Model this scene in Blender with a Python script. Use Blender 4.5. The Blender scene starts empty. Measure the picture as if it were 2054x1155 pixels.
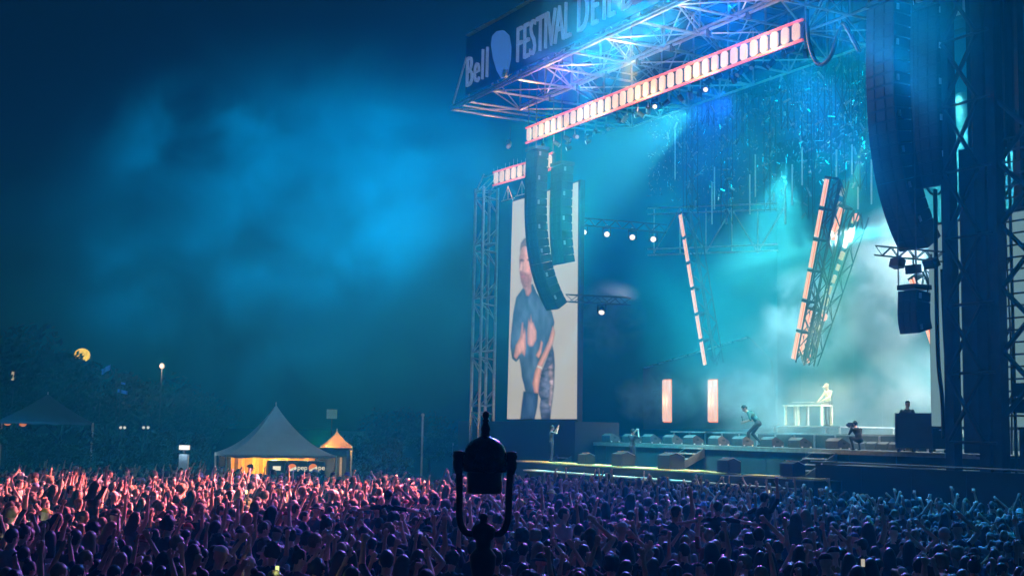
import bpy, bmesh, math, random
import numpy as np
from mathutils import Vector, Matrix, Euler
random.seed(7); rng = np.random.default_rng(7)
scene = bpy.context.scene
COL = scene.collection

# ------------------------------------------------------------------ camera
IW, IH, F = 2054.0, 1155.0, 2600.0
CAMH, DECK = 3.5, 2.95
ROLL = math.atan(.018); PITCH = math.atan((861 - 577.5) / F * math.cos(ROLL))
fw = Vector((0, math.cos(PITCH), math.sin(PITCH)))
r0 = Vector((1, 0, 0)); u0 = r0.cross(fw)
rt = r0 * math.cos(ROLL) + u0 * math.sin(ROLL)
up = -r0 * math.sin(ROLL) + u0 * math.cos(ROLL)
CAM = Vector((0, 0, CAMH))
cd = bpy.data.cameras.new('camera'); cam = bpy.data.objects.new('camera', cd); COL.objects.link(cam)
cd.sensor_width = 36; cd.lens = F / IW * 36; cd.clip_end = 3000; cd.clip_start = .1
M = Matrix((rt, up, -fw)).transposed().to_4x4(); M.translation = CAM
cam.matrix_world = M
scene.camera = cam

# ------------------------------------------------------------------ world (night), exposure
w = bpy.data.worlds.new('World'); scene.world = w; w.use_nodes = True
nt = w.node_tree; bg = nt.nodes['Background']
sky = nt.nodes.new('ShaderNodeTexSky'); sky.sky_type = 'NISHITA'; sky.sun_disc = False
sky.sun_elevation = math.radians(-3.2); sky.sun_rotation = math.radians(60)
sky.air_density = 1.0; sky.ozone_density = 3.0
tint = nt.nodes.new('ShaderNodeMix'); tint.data_type = 'RGBA'; tint.blend_type = 'MULTIPLY'; tint.inputs[0].default_value = 1; tint.inputs[7].default_value = (.5, 5.4, 4.8, 1)
nt.links.new(sky.outputs[0], tint.inputs[6]); nt.links.new(tint.outputs[2], bg.inputs[0]); bg.inputs[1].default_value = 0.15
scene.view_settings.view_transform = 'Standard'; scene.view_settings.look = 'None'
scene.view_settings.exposure = 0.0; scene.view_settings.gamma = 1.0
cy = scene.cycles
cy.use_denoising = True
cy.max_bounces = 4; cy.diffuse_bounces = 1; cy.glossy_bounces = 2; cy.transmission_bounces = 2; cy.volume_bounces = 0
cy.transparent_max_bounces = 8
cy.volume_step_rate = 1.0; cy.volume_max_steps = 96; cy.use_light_tree = False
cy.caustics_reflective = False; cy.caustics_refractive = False
cy.sample_clamp_indirect = 4.0; cy.sample_clamp_direct = 0

# ------------------------------------------------------------------ pixel -> place helpers (2054x1155 photo pixels)
def ray(x, y): return fw + rt * ((x - IW / 2) / F) - up * ((y - IH / 2) / F)
_d = ray(-415, 835); _A = math.atan2(_d.x, _d.y)
U = -Vector((math.sin(_A), math.cos(_A), 0)); V = Vector((-U.y, U.x, 0)); ZV = Vector((0, 0, 1))
def on_z(x, y, z):
    d = ray(x, y); return CAM + d * ((z - CAMH) / d.z)
O = on_z(1512, 896.5, DECK); O.z = 0
def S(u, v, z): return O + U * u + V * v + ZV * z          # stage frame: u along the front (right), v into the stage
def PV(x, y, v):
    d = ray(x, y); return CAM + d * ((v - (CAM - O).dot(V)) / d.dot(V))
def UVZ(p): q = p - O; return q.dot(U), q.dot(V), p.z
def AT(x, y, dist): return CAM + ray(x, y) * dist
def PX(p):
    d = p - CAM; z = d.dot(fw); return IW / 2 + F * d.dot(rt) / z, IH / 2 - F * d.dot(up) / z, z
STAGE_ROT = math.atan2(U.y, U.x)

# ------------------------------------------------------------------ materials
MATS = {}
def mat(name, col, rough=.6, metal=0., noise=0., nscale=6., emit=None, estr=0., bump=0., spec=.4, objcol=False, trans=0.):
    if name in MATS: return MATS[name]
    m = bpy.data.materials.new(name); m.use_nodes = True; n = m.node_tree; b = n.nodes['Principled BSDF']
    b.inputs['Base Color'].default_value = (*col, 1); b.inputs['Roughness'].default_value = rough
    b.inputs['Metallic'].default_value = metal; b.inputs['Specular IOR Level'].default_value = spec
    if trans: b.inputs['Transmission Weight'].default_value = trans
    if emit is not None:
        b.inputs['Emission Color'].default_value = (*emit, 1); b.inputs['Emission Strength'].default_value = estr
    src = None
    if objcol:
        oi = n.nodes.new('ShaderNodeObjectInfo'); src = oi.outputs['Color']; n.links.new(src, b.inputs['Base Color'])
    if noise or bump:
        tc = n.nodes.new('ShaderNodeTexCoord'); nz = n.nodes.new('ShaderNodeTexNoise')
        nz.inputs['Scale'].default_value = nscale; nz.inputs['Detail'].default_value = 6; nz.inputs['Roughness'].default_value = .65
        n.links.new(tc.outputs['Object'], nz.inputs['Vector'])
        if noise:
            mx = n.nodes.new('ShaderNodeMix'); mx.data_type = 'RGBA'; mx.blend_type = 'MULTIPLY'
            rm = n.nodes.new('ShaderNodeMapRange'); rm.inputs[1].default_value = .3; rm.inputs[2].default_value = .7
            rm.inputs[3].default_value = 1 - noise; rm.inputs[4].default_value = 1 + noise * .5
            n.links.new(nz.outputs[0], rm.inputs[0])
            mx.inputs[0].default_value = 1
            if src: n.links.new(src, mx.inputs[6])
            else: mx.inputs[6].default_value = (*col, 1)
            n.links.new(rm.outputs[0], mx.inputs[7]); n.links.new(mx.outputs[2], b.inputs['Base Color'])
            r2 = n.nodes.new('ShaderNodeMapRange'); r2.inputs[3].default_value = max(.05, rough - .15); r2.inputs[4].default_value = min(1, rough + .2)
            n.links.new(nz.outputs[0], r2.inputs[0]); n.links.new(r2.outputs[0], b.inputs['Roughness'])
        if bump:
            bp = n.nodes.new('ShaderNodeBump'); bp.inputs['Strength'].default_value = bump; bp.inputs['Distance'].default_value = .03
            n.links.new(nz.outputs[0], bp.inputs['Height']); n.links.new(bp.outputs[0], b.inputs['Normal'])
    MATS[name] = m; return m
def lamp_mat(name, col, s): return mat(name, (.1, .1, .1), .5, emit=col, estr=s)
ALU = mat('aluminium', (.62, .62, .62), .35, .9, .25, 3)
STEEL = mat('dark_steel', (.06, .065, .07), .5, .4, .3, 4)
BLACK = mat('black_paint', (.018, .018, .02), .55, 0, .4, 5)
CAB = mat('speaker_paint', (.02, .021, .024), .6, 0, .35, 7, bump=.1)
GRILLE = mat('speaker_grille', (.05, .052, .055), .45, .6, .3, 30)
SCRIM = mat('dark_scrim', (.022, .028, .035), .9, 0, .35, 1.2, bump=.2)
DECKM = mat('stage_deck_ply', (.075, .072, .068), .55, 0, .45, 2.5)
WEDGE = mat('wedge_paint', (.09, .095, .1), .6, 0, .3, 5)
FASCIA = mat('black_skirt', (.045, .05, .055), .85, 0, .4, 1.5, bump=.25)
SIGNB = mat('sign_board', (.02, .05, .08), .6, 0, .3, .8)
LETTER = mat('letter_grey_glow', (.5, .5, .6), .5, 0, .2, 4, emit=(.16, .24, .38), estr=.5)  # faint glow added to the grey so the letter fronts look lit
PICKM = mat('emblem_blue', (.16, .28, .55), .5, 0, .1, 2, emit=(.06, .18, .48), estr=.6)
CANV = mat('tent_canvas', (.7, .7, .68), .8, 0, .12, 1.5)
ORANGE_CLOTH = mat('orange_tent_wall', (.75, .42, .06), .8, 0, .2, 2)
IRON = mat('cast_iron', (.012, .012, .012), .5, .3, .3, 8, bump=.15)
SKIN = mat('skin', (.6, .37, .27), .55, 0, .12, 12)
RUBBER = mat('rubber', (.012, .012, .013), .5)
WARM = lamp_mat('lamp_warm', (1.0, .63, .38), 1.25)
WARM_BAR = [lamp_mat('lamp_bar_%d' % k, (1.0, .60 + .03 * k, .38 + .02 * k), .86 + .07 * k) for k in range(4)]
TUBE = lamp_mat('lamp_tube', (1.0, .52, .32), 1.3)
YEL = lamp_mat('lamp_yellowish', (.82, .72, .42), .8)
HOT = lamp_mat('lamp_hot', (1.0, .36, .22), 1.4)
ORNG = mat('lamp_orange_core', (.75, .18, .05), .5, emit=(.85, .16, .04), estr=.8)
LENS = lamp_mat('lamp_lens', (1.0, .8, .6), 1.6)

# ------------------------------------------------------------------ mesh helpers
V3_ = Vector
class MB:
    def __init__(s): s.v = []; s.f = []
    def add(s, vs, fs):
        k = len(s.v); s.v += [Vector(p) for p in vs]; s.f += [tuple(i + k for i in f) for f in fs]; return s
    def box(s, c, dx, dy, dz, ax=None):
        c = Vector(c); a = ax or (Vector((1, 0, 0)), Vector((0, 1, 0)), ZV)
        P = [c + a[0] * (i * dx / 2) + a[1] * (j * dy / 2) + a[2] * (k * dz / 2) for i in (-1, 1) for j in (-1, 1) for k in (-1, 1)]
        return s.add(P, [(0, 1, 3, 2), (4, 6, 7, 5), (0, 4, 5, 1), (2, 3, 7, 6), (0, 2, 6, 4), (1, 5, 7, 3)])
    def sbox(s, u0_, u1, v0, v1, z0, z1):
        return s.box(S((u0_ + u1) / 2, (v0 + v1) / 2, (z0 + z1) / 2), abs(u1 - u0_), abs(v1 - v0), abs(z1 - z0), (U, V, ZV))
    def tube(s, a, b, r, n=6, r2=None):
        a, b = Vector(a), Vector(b); d = (b - a)
        if d.length < 1e-6: return s
        d.normalize(); x = d.orthogonal().normalized(); y = d.cross(x); r2 = r if r2 is None else r2
        A = [a + (x * math.cos(t) + y * math.sin(t)) * r for t in [2 * math.pi * i / n for i in range(n)]]
        B = [b + (x * math.cos(t) + y * math.sin(t)) * r2 for t in [2 * math.pi * i / n for i in range(n)]]
        return s.add(A + B, [(i, (i + 1) % n, n + (i + 1) % n, n + i) for i in range(n)] + [tuple(range(n))[::-1], tuple(range(n, 2 * n))])
    def path(s, pts, r, n=6):
        pts = [Vector(p) for p in pts]; m = len(pts); rings = []
        t0 = (pts[1] - pts[0]).normalized(); x = t0.orthogonal().normalized()
        for i, p in enumerate(pts):
            t = (pts[min(i + 1, m - 1)] - pts[max(i - 1, 0)]).normalized(); x = (x - t * x.dot(t)).normalized(); y = t.cross(x)
            rr = r[i] if isinstance(r, (list, tuple)) else r
            rings += [p + (x * math.cos(2 * math.pi * k / n) + y * math.sin(2 * math.pi * k / n)) * rr for k in range(n)]
        fs = [(i * n + k, i * n + (k + 1) % n, (i + 1) * n + (k + 1) % n, (i + 1) * n + k) for i in range(m - 1) for k in range(n)]
        return s.add(rings, fs + [tuple(range(n))[::-1], tuple((m - 1) * n + k for k in range(n))])
    def lathe(s, c, prof, n=16):
        c = Vector(c); R = [c + Vector((r * math.cos(2 * math.pi * k / n), r * math.sin(2 * math.pi * k / n), z)) for r, z in prof for k in range(n)]
        m = len(prof)
        return s.add(R, [(i * n + k, i * n + (k + 1) % n, (i + 1) * n + (k + 1) % n, (i + 1) * n + k) for i in range(m - 1) for k in range(n)] + [tuple(range(n))[::-1], tuple((m - 1) * n + k for k in range(n))])
    def prism(s, pts, d):
        pts = [Vector(p) for p in pts]; n = len(pts); d = Vector(d)
        return s.add(pts + [p + d for p in pts], [tuple(range(n))[::-1], tuple(range(n, 2 * n))] + [(i, (i + 1) % n, n + (i + 1) % n, n + i) for i in range(n)])
    def ball(s, c, rx, ry=None, rz=None, n=12, m=8, ax=None):
        ry = ry or rx; rz = rz or rx; c = Vector(c); a = ax or (Vector((1, 0, 0)), Vector((0, 1, 0)), ZV)
        vs = [c + a[2] * rz]
        for i in range(1, m):
            t = math.pi * i / m
            for k in range(n):
                p = 2 * math.pi * k / n
                vs.append(c + a[0] * (rx * math.sin(t) * math.cos(p)) + a[1] * (ry * math.sin(t) * math.sin(p)) + a[2] * (rz * math.cos(t)))
        vs.append(c - a[2] * rz); e = len(vs) - 1
        fs = [(0, 1 + k, 1 + (k + 1) % n) for k in range(n)]
        for i in range(m - 2):
            for k in range(n): fs.append((1 + i * n + k, 1 + (i + 1) * n + k, 1 + (i + 1) * n + (k + 1) % n, 1 + i * n + (k + 1) % n))
        fs += [(e, 1 + (m - 2) * n + (k + 1) % n, 1 + (m - 2) * n + k) for k in range(n)]
        return s.add(vs, fs)
    def mesh(s, name, off=Vector((0, 0, 0)), smooth=False):
        me = bpy.data.meshes.new(name); me.from_pydata([tuple(p - off) for p in s.v], [], s.f); me.update()
        if smooth: me.polygons.foreach_set('use_smooth', [True] * len(me.polygons))
        return me
ROOT = {}
def tag(o, label, cat, group=None):
    o['label'] = label; o['category'] = cat
    if group: o['group'] = group
    return o
def thing(name, loc, label, cat, group=None):
    o = bpy.data.objects.new(name, None); COL.objects.link(o); o.location = loc; o.empty_display_size = .3
    ROOT[o] = Vector(loc); return tag(o, label, cat, group)
def obj(name, mb, m, parent=None, smooth=False):
    off = ROOT[parent] if parent else None
    if off is None:
        zs = min(p.z for p in mb.v); n = len(mb.v); c = sum(mb.v, Vector()) / n; off = Vector((c.x, c.y, zs))
    me = mb.mesh(name, off, smooth); o = bpy.data.objects.new(name, me); COL.objects.link(o)
    if m: me.materials.append(m)
    if parent: o.parent = parent
    else: o.location = off
    ROOT[o] = off; return o
def inst(name, me, parent, mw):                   # share a mesh; mw is its place in the world
    o = bpy.data.objects.new(name, me); COL.objects.link(o); off = ROOT[parent]
    o.parent = parent; o.matrix_local = Matrix.Translation(-off) @ mw; ROOT[o] = off; return o
def struct(o): o['kind'] = 'structure'; return o
def stuff(o, label=None, cat=None):
    o['kind'] = 'stuff'
    if label: o['label'] = label; o['category'] = cat
    return o
def aim(loc, tgt):
    return (Vector(tgt) - Vector(loc)).to_track_quat('-Z', 'Y')
def spot(loc, tgt, power, col, size=30, blend=.6, rad=.3, name='spot_light'):
    l = bpy.data.lights.new(name, 'SPOT'); l.energy = power; l.color = col; l.spot_size = math.radians(size); l.spot_blend = blend
    l.shadow_soft_size = rad; o = bpy.data.objects.new(name, l); COL.objects.link(o); o.location = loc
    o.rotation_mode = 'QUATERNION'; o.rotation_quaternion = aim(loc, tgt); return o
def point(loc, power, col, rad=.15, name='bulb_light'):
    l = bpy.data.lights.new(name, 'POINT'); l.energy = power; l.color = col; l.shadow_soft_size = rad
    o = bpy.data.objects.new(name, l); COL.objects.link(o); o.location = loc; return o
def area(loc, tgt, power, col, sx, sy, name='area_light', xdir=None):
    l = bpy.data.lights.new(name, 'AREA'); l.shape = 'RECTANGLE'; l.size = sx; l.size_y = sy; l.energy = power; l.color = col
    o = bpy.data.objects.new(name, l); COL.objects.link(o)
    z = -(Vector(tgt) - Vector(loc)).normalized(); x = (xdir - z * xdir.dot(z)).normalized() if xdir else z.orthogonal().normalized()
    y = z.cross(x); m = Matrix((x, y, z)).transposed().to_4x4(); m.translation = loc; o.matrix_world = m; return o
def text_mesh(txt, size, ext, sx=1.0, thin=0.):
    c = bpy.data.curves.new('lettering', 'FONT'); c.body = txt; c.size = size; c.extrude = ext; c.resolution_u = 3; c.offset = thin
    o = bpy.data.objects.new('lettering', c); COL.objects.link(o); dg = bpy.context.evaluated_depsgraph_get()
    me = bpy.data.meshes.new_from_object(o.evaluated_get(dg)); bpy.data.objects.remove(o); bpy.data.curves.remove(c)
    me.transform(Matrix.Diagonal((sx, 1, 1, 1))); return me
def frame_mat(p, x, y, z):
    m = Matrix((x, y, z)).transposed().to_4x4(); m.translation = p; return m
def box_truss(A, B, wd, parent, m=ALU, r=.03, step=None, side=None, deep=None, as_one=False):
    """four chords and zigzag braces from A to B, each tube a part (or one mesh)"""
    A, B = Vector(A), Vector(B); d = (B - A).normalized(); L = (B - A).length
    s1 = side or d.orthogonal().normalized(); s1 = (s1 - d * s1.dot(d)).normalized(); s2 = d.cross(s1); h = wd / 2; dp = (deep or wd) / 2
    cor = [s1 * (a * h) + s2 * (b * dp) for a, b in ((-1, -1), (1, -1), (1, 1), (-1, 1))]
    one = MB()
    def emit(nm, a, b, rr):
        if as_one: one.tube(a, b, rr, 5)
        else: obj(nm, MB().tube(a, b, rr, 6), m, parent)
    for c in cor: emit('chord', A + c, B + c, r)
    n = max(1, round(L / (step or wd * 1.3)))
    for i in range(n):
        a = A + d * (L * i / n); b = A + d * (L * (i + 1) / n)
        for k in range(4):
            p, q = cor[k], cor[(k + 1) % 4]
            if (i + k) % 2: p, q = q, p
            emit('brace', a + p, b + q, r * .6)
    if as_one: return obj('lattice', one, m, parent)

# ================================================================== SETTING
g = MB(); G = 40; ext = 700.0
for i in range(G + 1):
    for j in range(G + 1):
        x = -ext + 2 * ext * i / G; y = -300 + 1400 * j / G
        g.v.append(Vector((x, y, 0)))
g.f = [(i * (G + 1) + j, (i + 1) * (G + 1) + j, (i + 1) * (G + 1) + j + 1, i * (G + 1) + j + 1) for i in range(G) for j in range(G)]
struct(obj('ground', g, mat('trampled_grass', (.045, .05, .03), .95, 0, .5, .8, bump=.4)))

# ------------------------------------------------------------------ stage
UL, UR = -13.7, 17.5
st = thing('stage', S(0, 4, 0), 'wide black festival stage with raised deck facing the crowd', 'stage')
CENTER = -1.2
# deck of plywood panels along the front edge, one sheet behind
for k in range(21):
    a = UL + k * 1.22
    obj('deck_panel', MB().sbox(a + .006, a + 1.214, 0, 2.44, DECK - .06, DECK), DECKM, st)
obj('deck', MB().sbox(UL, UR, 2.446, 13.5, DECK - .08, DECK - .002), DECKM, st)
obj('deck_wing', MB().sbox(UL + 21 * 1.22 + .01, UR, -.4, 2.44, DECK - .07, DECK - .003), DECKM, st)
for k in range(13):
    a = UL + k * 2.4 + .02; b = min(a + 2.36, UR)
    obj('skirt_panel', MB().sbox(a, b, .06 + .01 * (k % 2), .12 + .01 * (k % 2), 0, DECK - .09), FASCIA, st)
obj('edge_trim', MB().sbox(UL, UL + 25.6, -.035, -.003, DECK - .16, DECK + .004), mat('deck_edge_trim', (.28, .29, .28), .5, .3, .3, 5), st)
# lower wing to the right, dark wall with a rail line
wg = thing('wing_wall', S(12, -2.6, 0), 'low dark wall with a thin pale rail along its top at the right of the stage', 'wall')
zr = PV(1760, 930, -2.6).z
for k in range(6):
    obj('wall_panel', MB().sbox(6.6 + k * 2.3, 6.6 + k * 2.3 + 2.28, -2.6, -2.5 - .01 * (k % 2), 0, zr - .1), BLACK, wg)
obj('rail', MB().tube(S(6.4, -2.64, zr), S(18.5, -2.64, zr), .025), mat('rail_blue', (.2, .3, .38), .4, .4), wg)
obj('wing_floor', MB().sbox(6.6, 18.5, -2.45, -.42, zr - .25, zr - .12), BLACK, wg)
# riser with equipment boxes under the front lip
zr1 = DECK + .62
rs = thing('riser', S(2, 5, DECK), 'long low riser with a pale lit front lip across the stage', 'riser')
obj('riser_top', MB().sbox(-10, 6.6, 3.0, 7.5, zr1 - .07, zr1), mat('riser_ply', (.3, .32, .33), .5, 0, .3, 3), rs)
for k in range(14): obj('leg', MB().sbox(-9.9 + k * 1.26, -9.84 + k * 1.26, 3.08, 3.14, DECK, zr1 - .075), ALU, rs)
obj('riser_skirt', MB().sbox(-9.9, 6.5, 3.5, 3.55, DECK, zr1 - .075), FASCIA, rs)
KU = -1.75
rs2 = thing('keyboard_riser', S(KU + .6, 4.8, zr1), 'small square platform carrying the keyboard stand', 'riser')
zr2 = zr1 + .32
obj('platform_top', MB().sbox(KU - 1.2, KU + 3.2, 3.4, 6.6, zr2 - .06, zr2), mat('riser_ply', (.3, .32, .33)), rs2)
for a in (-1.1, 3.05):
    for b in (3.45, 6.5): obj('leg', MB().sbox(KU + a, KU + a + .07, b, b + .07, zr1, zr2 - .062), ALU, rs2)
# stage back wall: hanging drape panels and an angled video panel
bw = thing('back_drape', S(CENTER, 13.2, DECK), 'tall dark pleated drape closing the back of the stage', 'curtain')
for k in range(16):
    a = -14 + k * 2.0; mb = MB(); n = 12
    vs = []
    for i in range(n + 1):
        uu = a + 1.99 * i / n; vv = 13.2 + .12 * math.sin(i * math.pi / 1.5)
        vs += [S(uu, vv, DECK + .01), S(uu, vv, 20)]
    mb.add(vs, [(2 * i, 2 * i + 2, 2 * i + 3, 2 * i + 1) for i in range(n)])
    obj('drape_panel', mb, mat('teal_drape', (.05, .075, .085), .9, 0, .3, 1), bw)
vp = thing('slanted_screen', PV(1400, 790, 10), 'dark slanted screen panel with a pale top edge at the back of the stage', 'screen')
pts = [PV(x, y, 10) for x, y in ((1290, 738), (1500, 676), (1545, 720), (1560, 860), (1290, 860))]
pts = [Vector((p.x, p.y, max(p.z, DECK + .01))) for p in pts]
obj('panel', MB().prism(pts, V * .12), mat('off_screen', (.012, .02, .026), .3), vp)
for i in range(7):
    a = PV(1290 + 30 * i + 2, 738 - 62 / 7 * i, 9.93); b = PV(1290 + 30 * i + 27, 738 - 62 / 7 * (i + .9), 9.93)
    obj('edge_rail', MB().tube(a, b, .05), ALU, vp)

# stairs from the deck down to the pit
zrun = PV(1420, 945, -3.4).z
def stairs(px, label, n=6, wd=1.25):
    u_, _, _ = UVZ(PV(px, 900, 0)); t = thing('stage_stairs', S(u_, -.9, zrun - .4), label, 'stairs')
    dz = (DECK - zrun + .4) / n
    for i in range(n):
        z = DECK - dz * (i + .5); v = -.03 - .28 * i
        obj('tread', MB().sbox(u_ - wd / 2, u_ + wd / 2, v - .29, v - .03, z - .045, z), mat('stair_tread', (.42, .44, .43), .5, .2, .3, 6), t)
        obj('riser_board', MB().sbox(u_ - wd / 2 + .02, u_ + wd / 2 - .02, v - .05, v - .035, z - dz + .01, z - .05), FASCIA, t)
    for s in (-1, 1):
        uu = u_ + s * (wd / 2 + .03)
        obj('stringer', MB().prism([S(uu - .02, 0, DECK - .1), S(uu - .02, 0, DECK - .5), S(uu - .02, -.28 * n - .1, zrun - .38), S(uu - .02, -.28 * n - .1, zrun - .1)], U * .04), WEDGE, t)
    return t
stairs(1395, 'grey stage stairs in the middle of the fascia behind the pit boxes')
stairs(1170, 'dark stage stairs at the far left end of the stage front')
stairs(1655, 'dark stage stairs beside the low wing wall on the right')
# pit platform
pf = thing('pit_platform', S(-5, -3.5, 0), 'low pit platform with a bright yellow lit top in front of the stage', 'platform')
YEL_TOP = mat('yellow_lit_ply', (.62, .5, .2), .6, 0, .3, 3)  # warm pit light put into the yellow of the ply
for k in range(9):
    a = -13.4 + k * 2.4
    if k < 6: obj('platform_panel', MB().sbox(a, a + 2.38 - (.5 if k == 1 else 0), -4.1, -2.7, zrun - .05, zrun), YEL_TOP, pf)
    else: obj('platform_panel', MB().sbox(a + .5, a + 1.9, -3.7, -3.0, zrun - .07, zrun - .02), YEL_TOP, pf)
obj('platform_skirt', MB().sbox(-13.4, 8.1, -4.02, -2.75, 0, zrun - .08), FASCIA, pf)
ld = obj('step_ledge', MB().sbox(-11, 7.6, -4.75, -4.13, zrun - .42, zrun - .36), mat('ledge_grey', (.45, .45, .42), .6, 0, .3, 4), pf)
obj('step_skirt', MB().sbox(-11, 7.6, -4.7, -4.16, 0, zrun - .422), FASCIA, pf)

# ------------------------------------------------------------------ roof
RZ, RT = 20.0, 22.9
UA, UB = -15.07, 13.0
rf = thing('stage_roof', S(CENTER, 2, RZ), 'huge lattice truss roof hanging over the stage front', 'roof')
us = [UA + (UB - UA) * i / 11 for i in range(12)]; vs_ = [-6, -3, .5, 4]
def mem(nm, a, b, r, m=ALU): obj(nm, MB().tube(a, b, r, 6), m, rf)
for j, v in enumerate(vs_):
    a0 = UA - 2 if j == 0 else UA
    for dz in ((0, .17) if j in (0, 1) else (0,)):
        mem('chord', S(a0, v, RZ + dz), S(UB, v, RZ + dz), .07 if j < 2 else .055)
    mem('chord', S(UA, v, RT), S(UB, v, RT), .05)
for i, u_ in enumerate(us):
    mem('cross_chord', S(u_, -6, RZ - .02), S(u_, 4, RZ - .02), .055)
    mem('cross_chord', S(u_, -6, RT), S(u_, 4, RT), .04)
    for j, v in enumerate(vs_):
        mem('post', S(u_, v, RZ), S(u_, v, RT), .045)
        if j < 3:
            v2 = vs_[j + 1]; z1, z2 = (RZ, RT) if (i + j) % 2 else (RT, RZ)
            mem('brace', S(u_, v, z1), S(u_, v2, z2), .03)
            if i < 11:
                if (i + j) % 2: mem('brace', S(u_, v, RZ), S(us[i + 1], v2, RZ), .035)
                else: mem('brace', S(us[i + 1], v, RZ), S(u_, v2, RZ), .035)
        if i < 11 and j > 0: mem('brace', S(u_, v, RZ if i % 2 else RT), S(us[i + 1], v, RT if i % 2 else RZ), .035)
mem('edge_chord', S(UA - 2, -6, RZ), S(UA - 2, 3.5, RZ), .06); mem('edge_chord', S(UA - 2, -6, RZ), S(UA, -6, RT), .05)
mem('edge_chord', S(UA - 2, -6, RZ + .02), S(UA, -3, RZ + .02), .045); mem('edge_chord', S(UA - 2, 0, RZ), S(UA, .5, RZ), .05)
mem('edge_chord', S(UA - .9, -6, RZ), S(UA - .9, 3.5, RZ), .05)
for k in range(12):
    a, b = us[0] - .3 + k * 2.4, us[0] - .3 + k * 2.4 + 2.38
    obj('roof_sheet', MB().sbox(a, b, -6, 13.6, RT + .12 + .02 * (k % 2), RT + .17 + .02 * (k % 2)), SCRIM, rf)
for k in range(8): mem('back_chord', S(UA, 4 + k * 1.2, RT - .1), S(UB, 4 + k * 1.2, RT - .1), .04, STEEL)
# clamps along the second chord
for u_ in us[1:]: obj('clamp', MB().box(S(u_ + .6, -3, RZ - .12), .16, .16, .3, (U, V, ZV)), STEEL, rf)
# lit maintenance strips on the top edge of the sign
for k in range(14):
    u_ = UA + .1 + k * 1.05
    obj('roof_edge_plate', MB().box(S(u_ + .5, -6.15, RT + .42 + .08 * random.random()), .95, .3, .05, (U, (V + ZV * random.uniform(-.3, .3)).normalized(), ZV)), mat('roof_plate', (.75, .7, .5), .4, .3, .2, 3), rf)
# sign board with lettering
sg = thing('roof_sign', S(UA + 12, -6.2, RZ + .4), 'long dark sign board with raised grey lettering on the roof front', 'sign')
for k in range(11): obj('sign_panel', MB().sbox(UA + k * 2.55, UA + k * 2.55 + 2.54, -6.2 + .004 * (k % 2), -6.1, RZ + .32, RT + .35), SIGNB, sg)
TB = RZ + .62                                       # base line of the letters
def letters(txt, pix, size, sx, ext=.06, zoff=0.):
    for ch, px in zip(txt, pix):
        if ch == ' ': continue
        p = PV(px, 150, -6.2); u_ = UVZ(p)[0]
        # px refers to the foot of each letter's left stroke: solve u at the baseline height
        for _ in range(8):
            q = PX(S(u_, -6.24, TB)); u_ += (px - q[0]) / 22.0
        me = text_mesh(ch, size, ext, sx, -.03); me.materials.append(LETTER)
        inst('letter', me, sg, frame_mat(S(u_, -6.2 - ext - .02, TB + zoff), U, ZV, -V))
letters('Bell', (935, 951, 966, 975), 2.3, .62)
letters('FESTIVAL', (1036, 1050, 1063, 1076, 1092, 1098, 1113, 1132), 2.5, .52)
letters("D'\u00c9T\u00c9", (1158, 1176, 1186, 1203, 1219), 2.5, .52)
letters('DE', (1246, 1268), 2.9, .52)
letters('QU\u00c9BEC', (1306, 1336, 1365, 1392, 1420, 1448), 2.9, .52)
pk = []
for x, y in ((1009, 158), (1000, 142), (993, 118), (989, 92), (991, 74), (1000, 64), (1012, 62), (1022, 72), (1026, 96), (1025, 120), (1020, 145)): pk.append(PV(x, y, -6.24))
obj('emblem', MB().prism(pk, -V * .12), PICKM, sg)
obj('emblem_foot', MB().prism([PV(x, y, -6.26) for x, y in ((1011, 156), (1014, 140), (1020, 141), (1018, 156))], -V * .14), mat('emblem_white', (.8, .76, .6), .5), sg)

# ------------------------------------------------------------------ light bars
cell_me = None
def cell_mesh(wd, h, m):
    mb = MB(); a = wd / 2; b = h / 2; c = .09
    P = [(-a + c, -b), (a - c, -b), (a, -b + c), (a, b - c), (a - c, b), (-a + c, b), (-a, b - c), (-a, -b + c)]
    mb.prism([Vector((x, 0, z)) for x, z in P], Vector((0, .08, 0))); me = mb.mesh('cell'); me.materials.append(m); return me
R3 = Matrix((U, V, ZV)).transposed()
def light_bar(A, B, n, label, h=.64, frac=.62, group=None, light=None):
    A, B = Vector(A), Vector(B); t = thing('light_bar', (A + B) / 2 - ZV * (h / 2), label, 'stage light', group)
    d = (B - A).normalized(); L = (B - A).length; ax = (d, V, d.cross(V) * -1)
    obj('housing', MB().box((A + B) / 2 + V * .17, L + .1, .14, h + .16, (d, V, V.cross(d) * -1)), BLACK, t)
    mes = [cell_mesh(L / n * frac, h, m_) for m_ in WARM_BAR]
    rim = MB()
    for k in range(n):
        p = A + d * (L * (k + .5) / n); m = frame_mat(p, d, V, d.cross(V))
        inst('cell', random.choice(mes), t, m)
    for s in (-1, 1): obj('halo_strip', MB().box((A + B) / 2 + ZV * (s * (h / 2 + .06)) + V * .06, L + .1, .1, .09, (d, V, d.cross(V))), mat('red_halo_glow', (.5, .1, .08), .4, emit=(.85, .12, .12), estr=.8), t)  # emissive strips stand in for the red halo around the cells
    return t
def bar_lamps(A, B, n, power, col, fwd=.7, down=.2):
    for k in range(n):
        p = Vector(A).lerp(Vector(B), (k + .5) / n) - V * fwd - ZV * down
        point(p, power, col, .35, 'bar_light')
BA, BB = PV(1054, 272, -3.5), PV(1606, 60, -3.5)
light_bar(BA, BB, 34, 'long row of glowing warm white lamp cells hung under the roof front')
bar_lamps(BA, BB, 5, 420, (1, .55, .25))
BA2, BB2 = PV(988, 359, -1.4), PV(1060, 338, -1.4)
light_bar(BA2, BB2, 6, 'short row of glowing warm lamp cells above the left portrait screen', h=.62)
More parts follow.
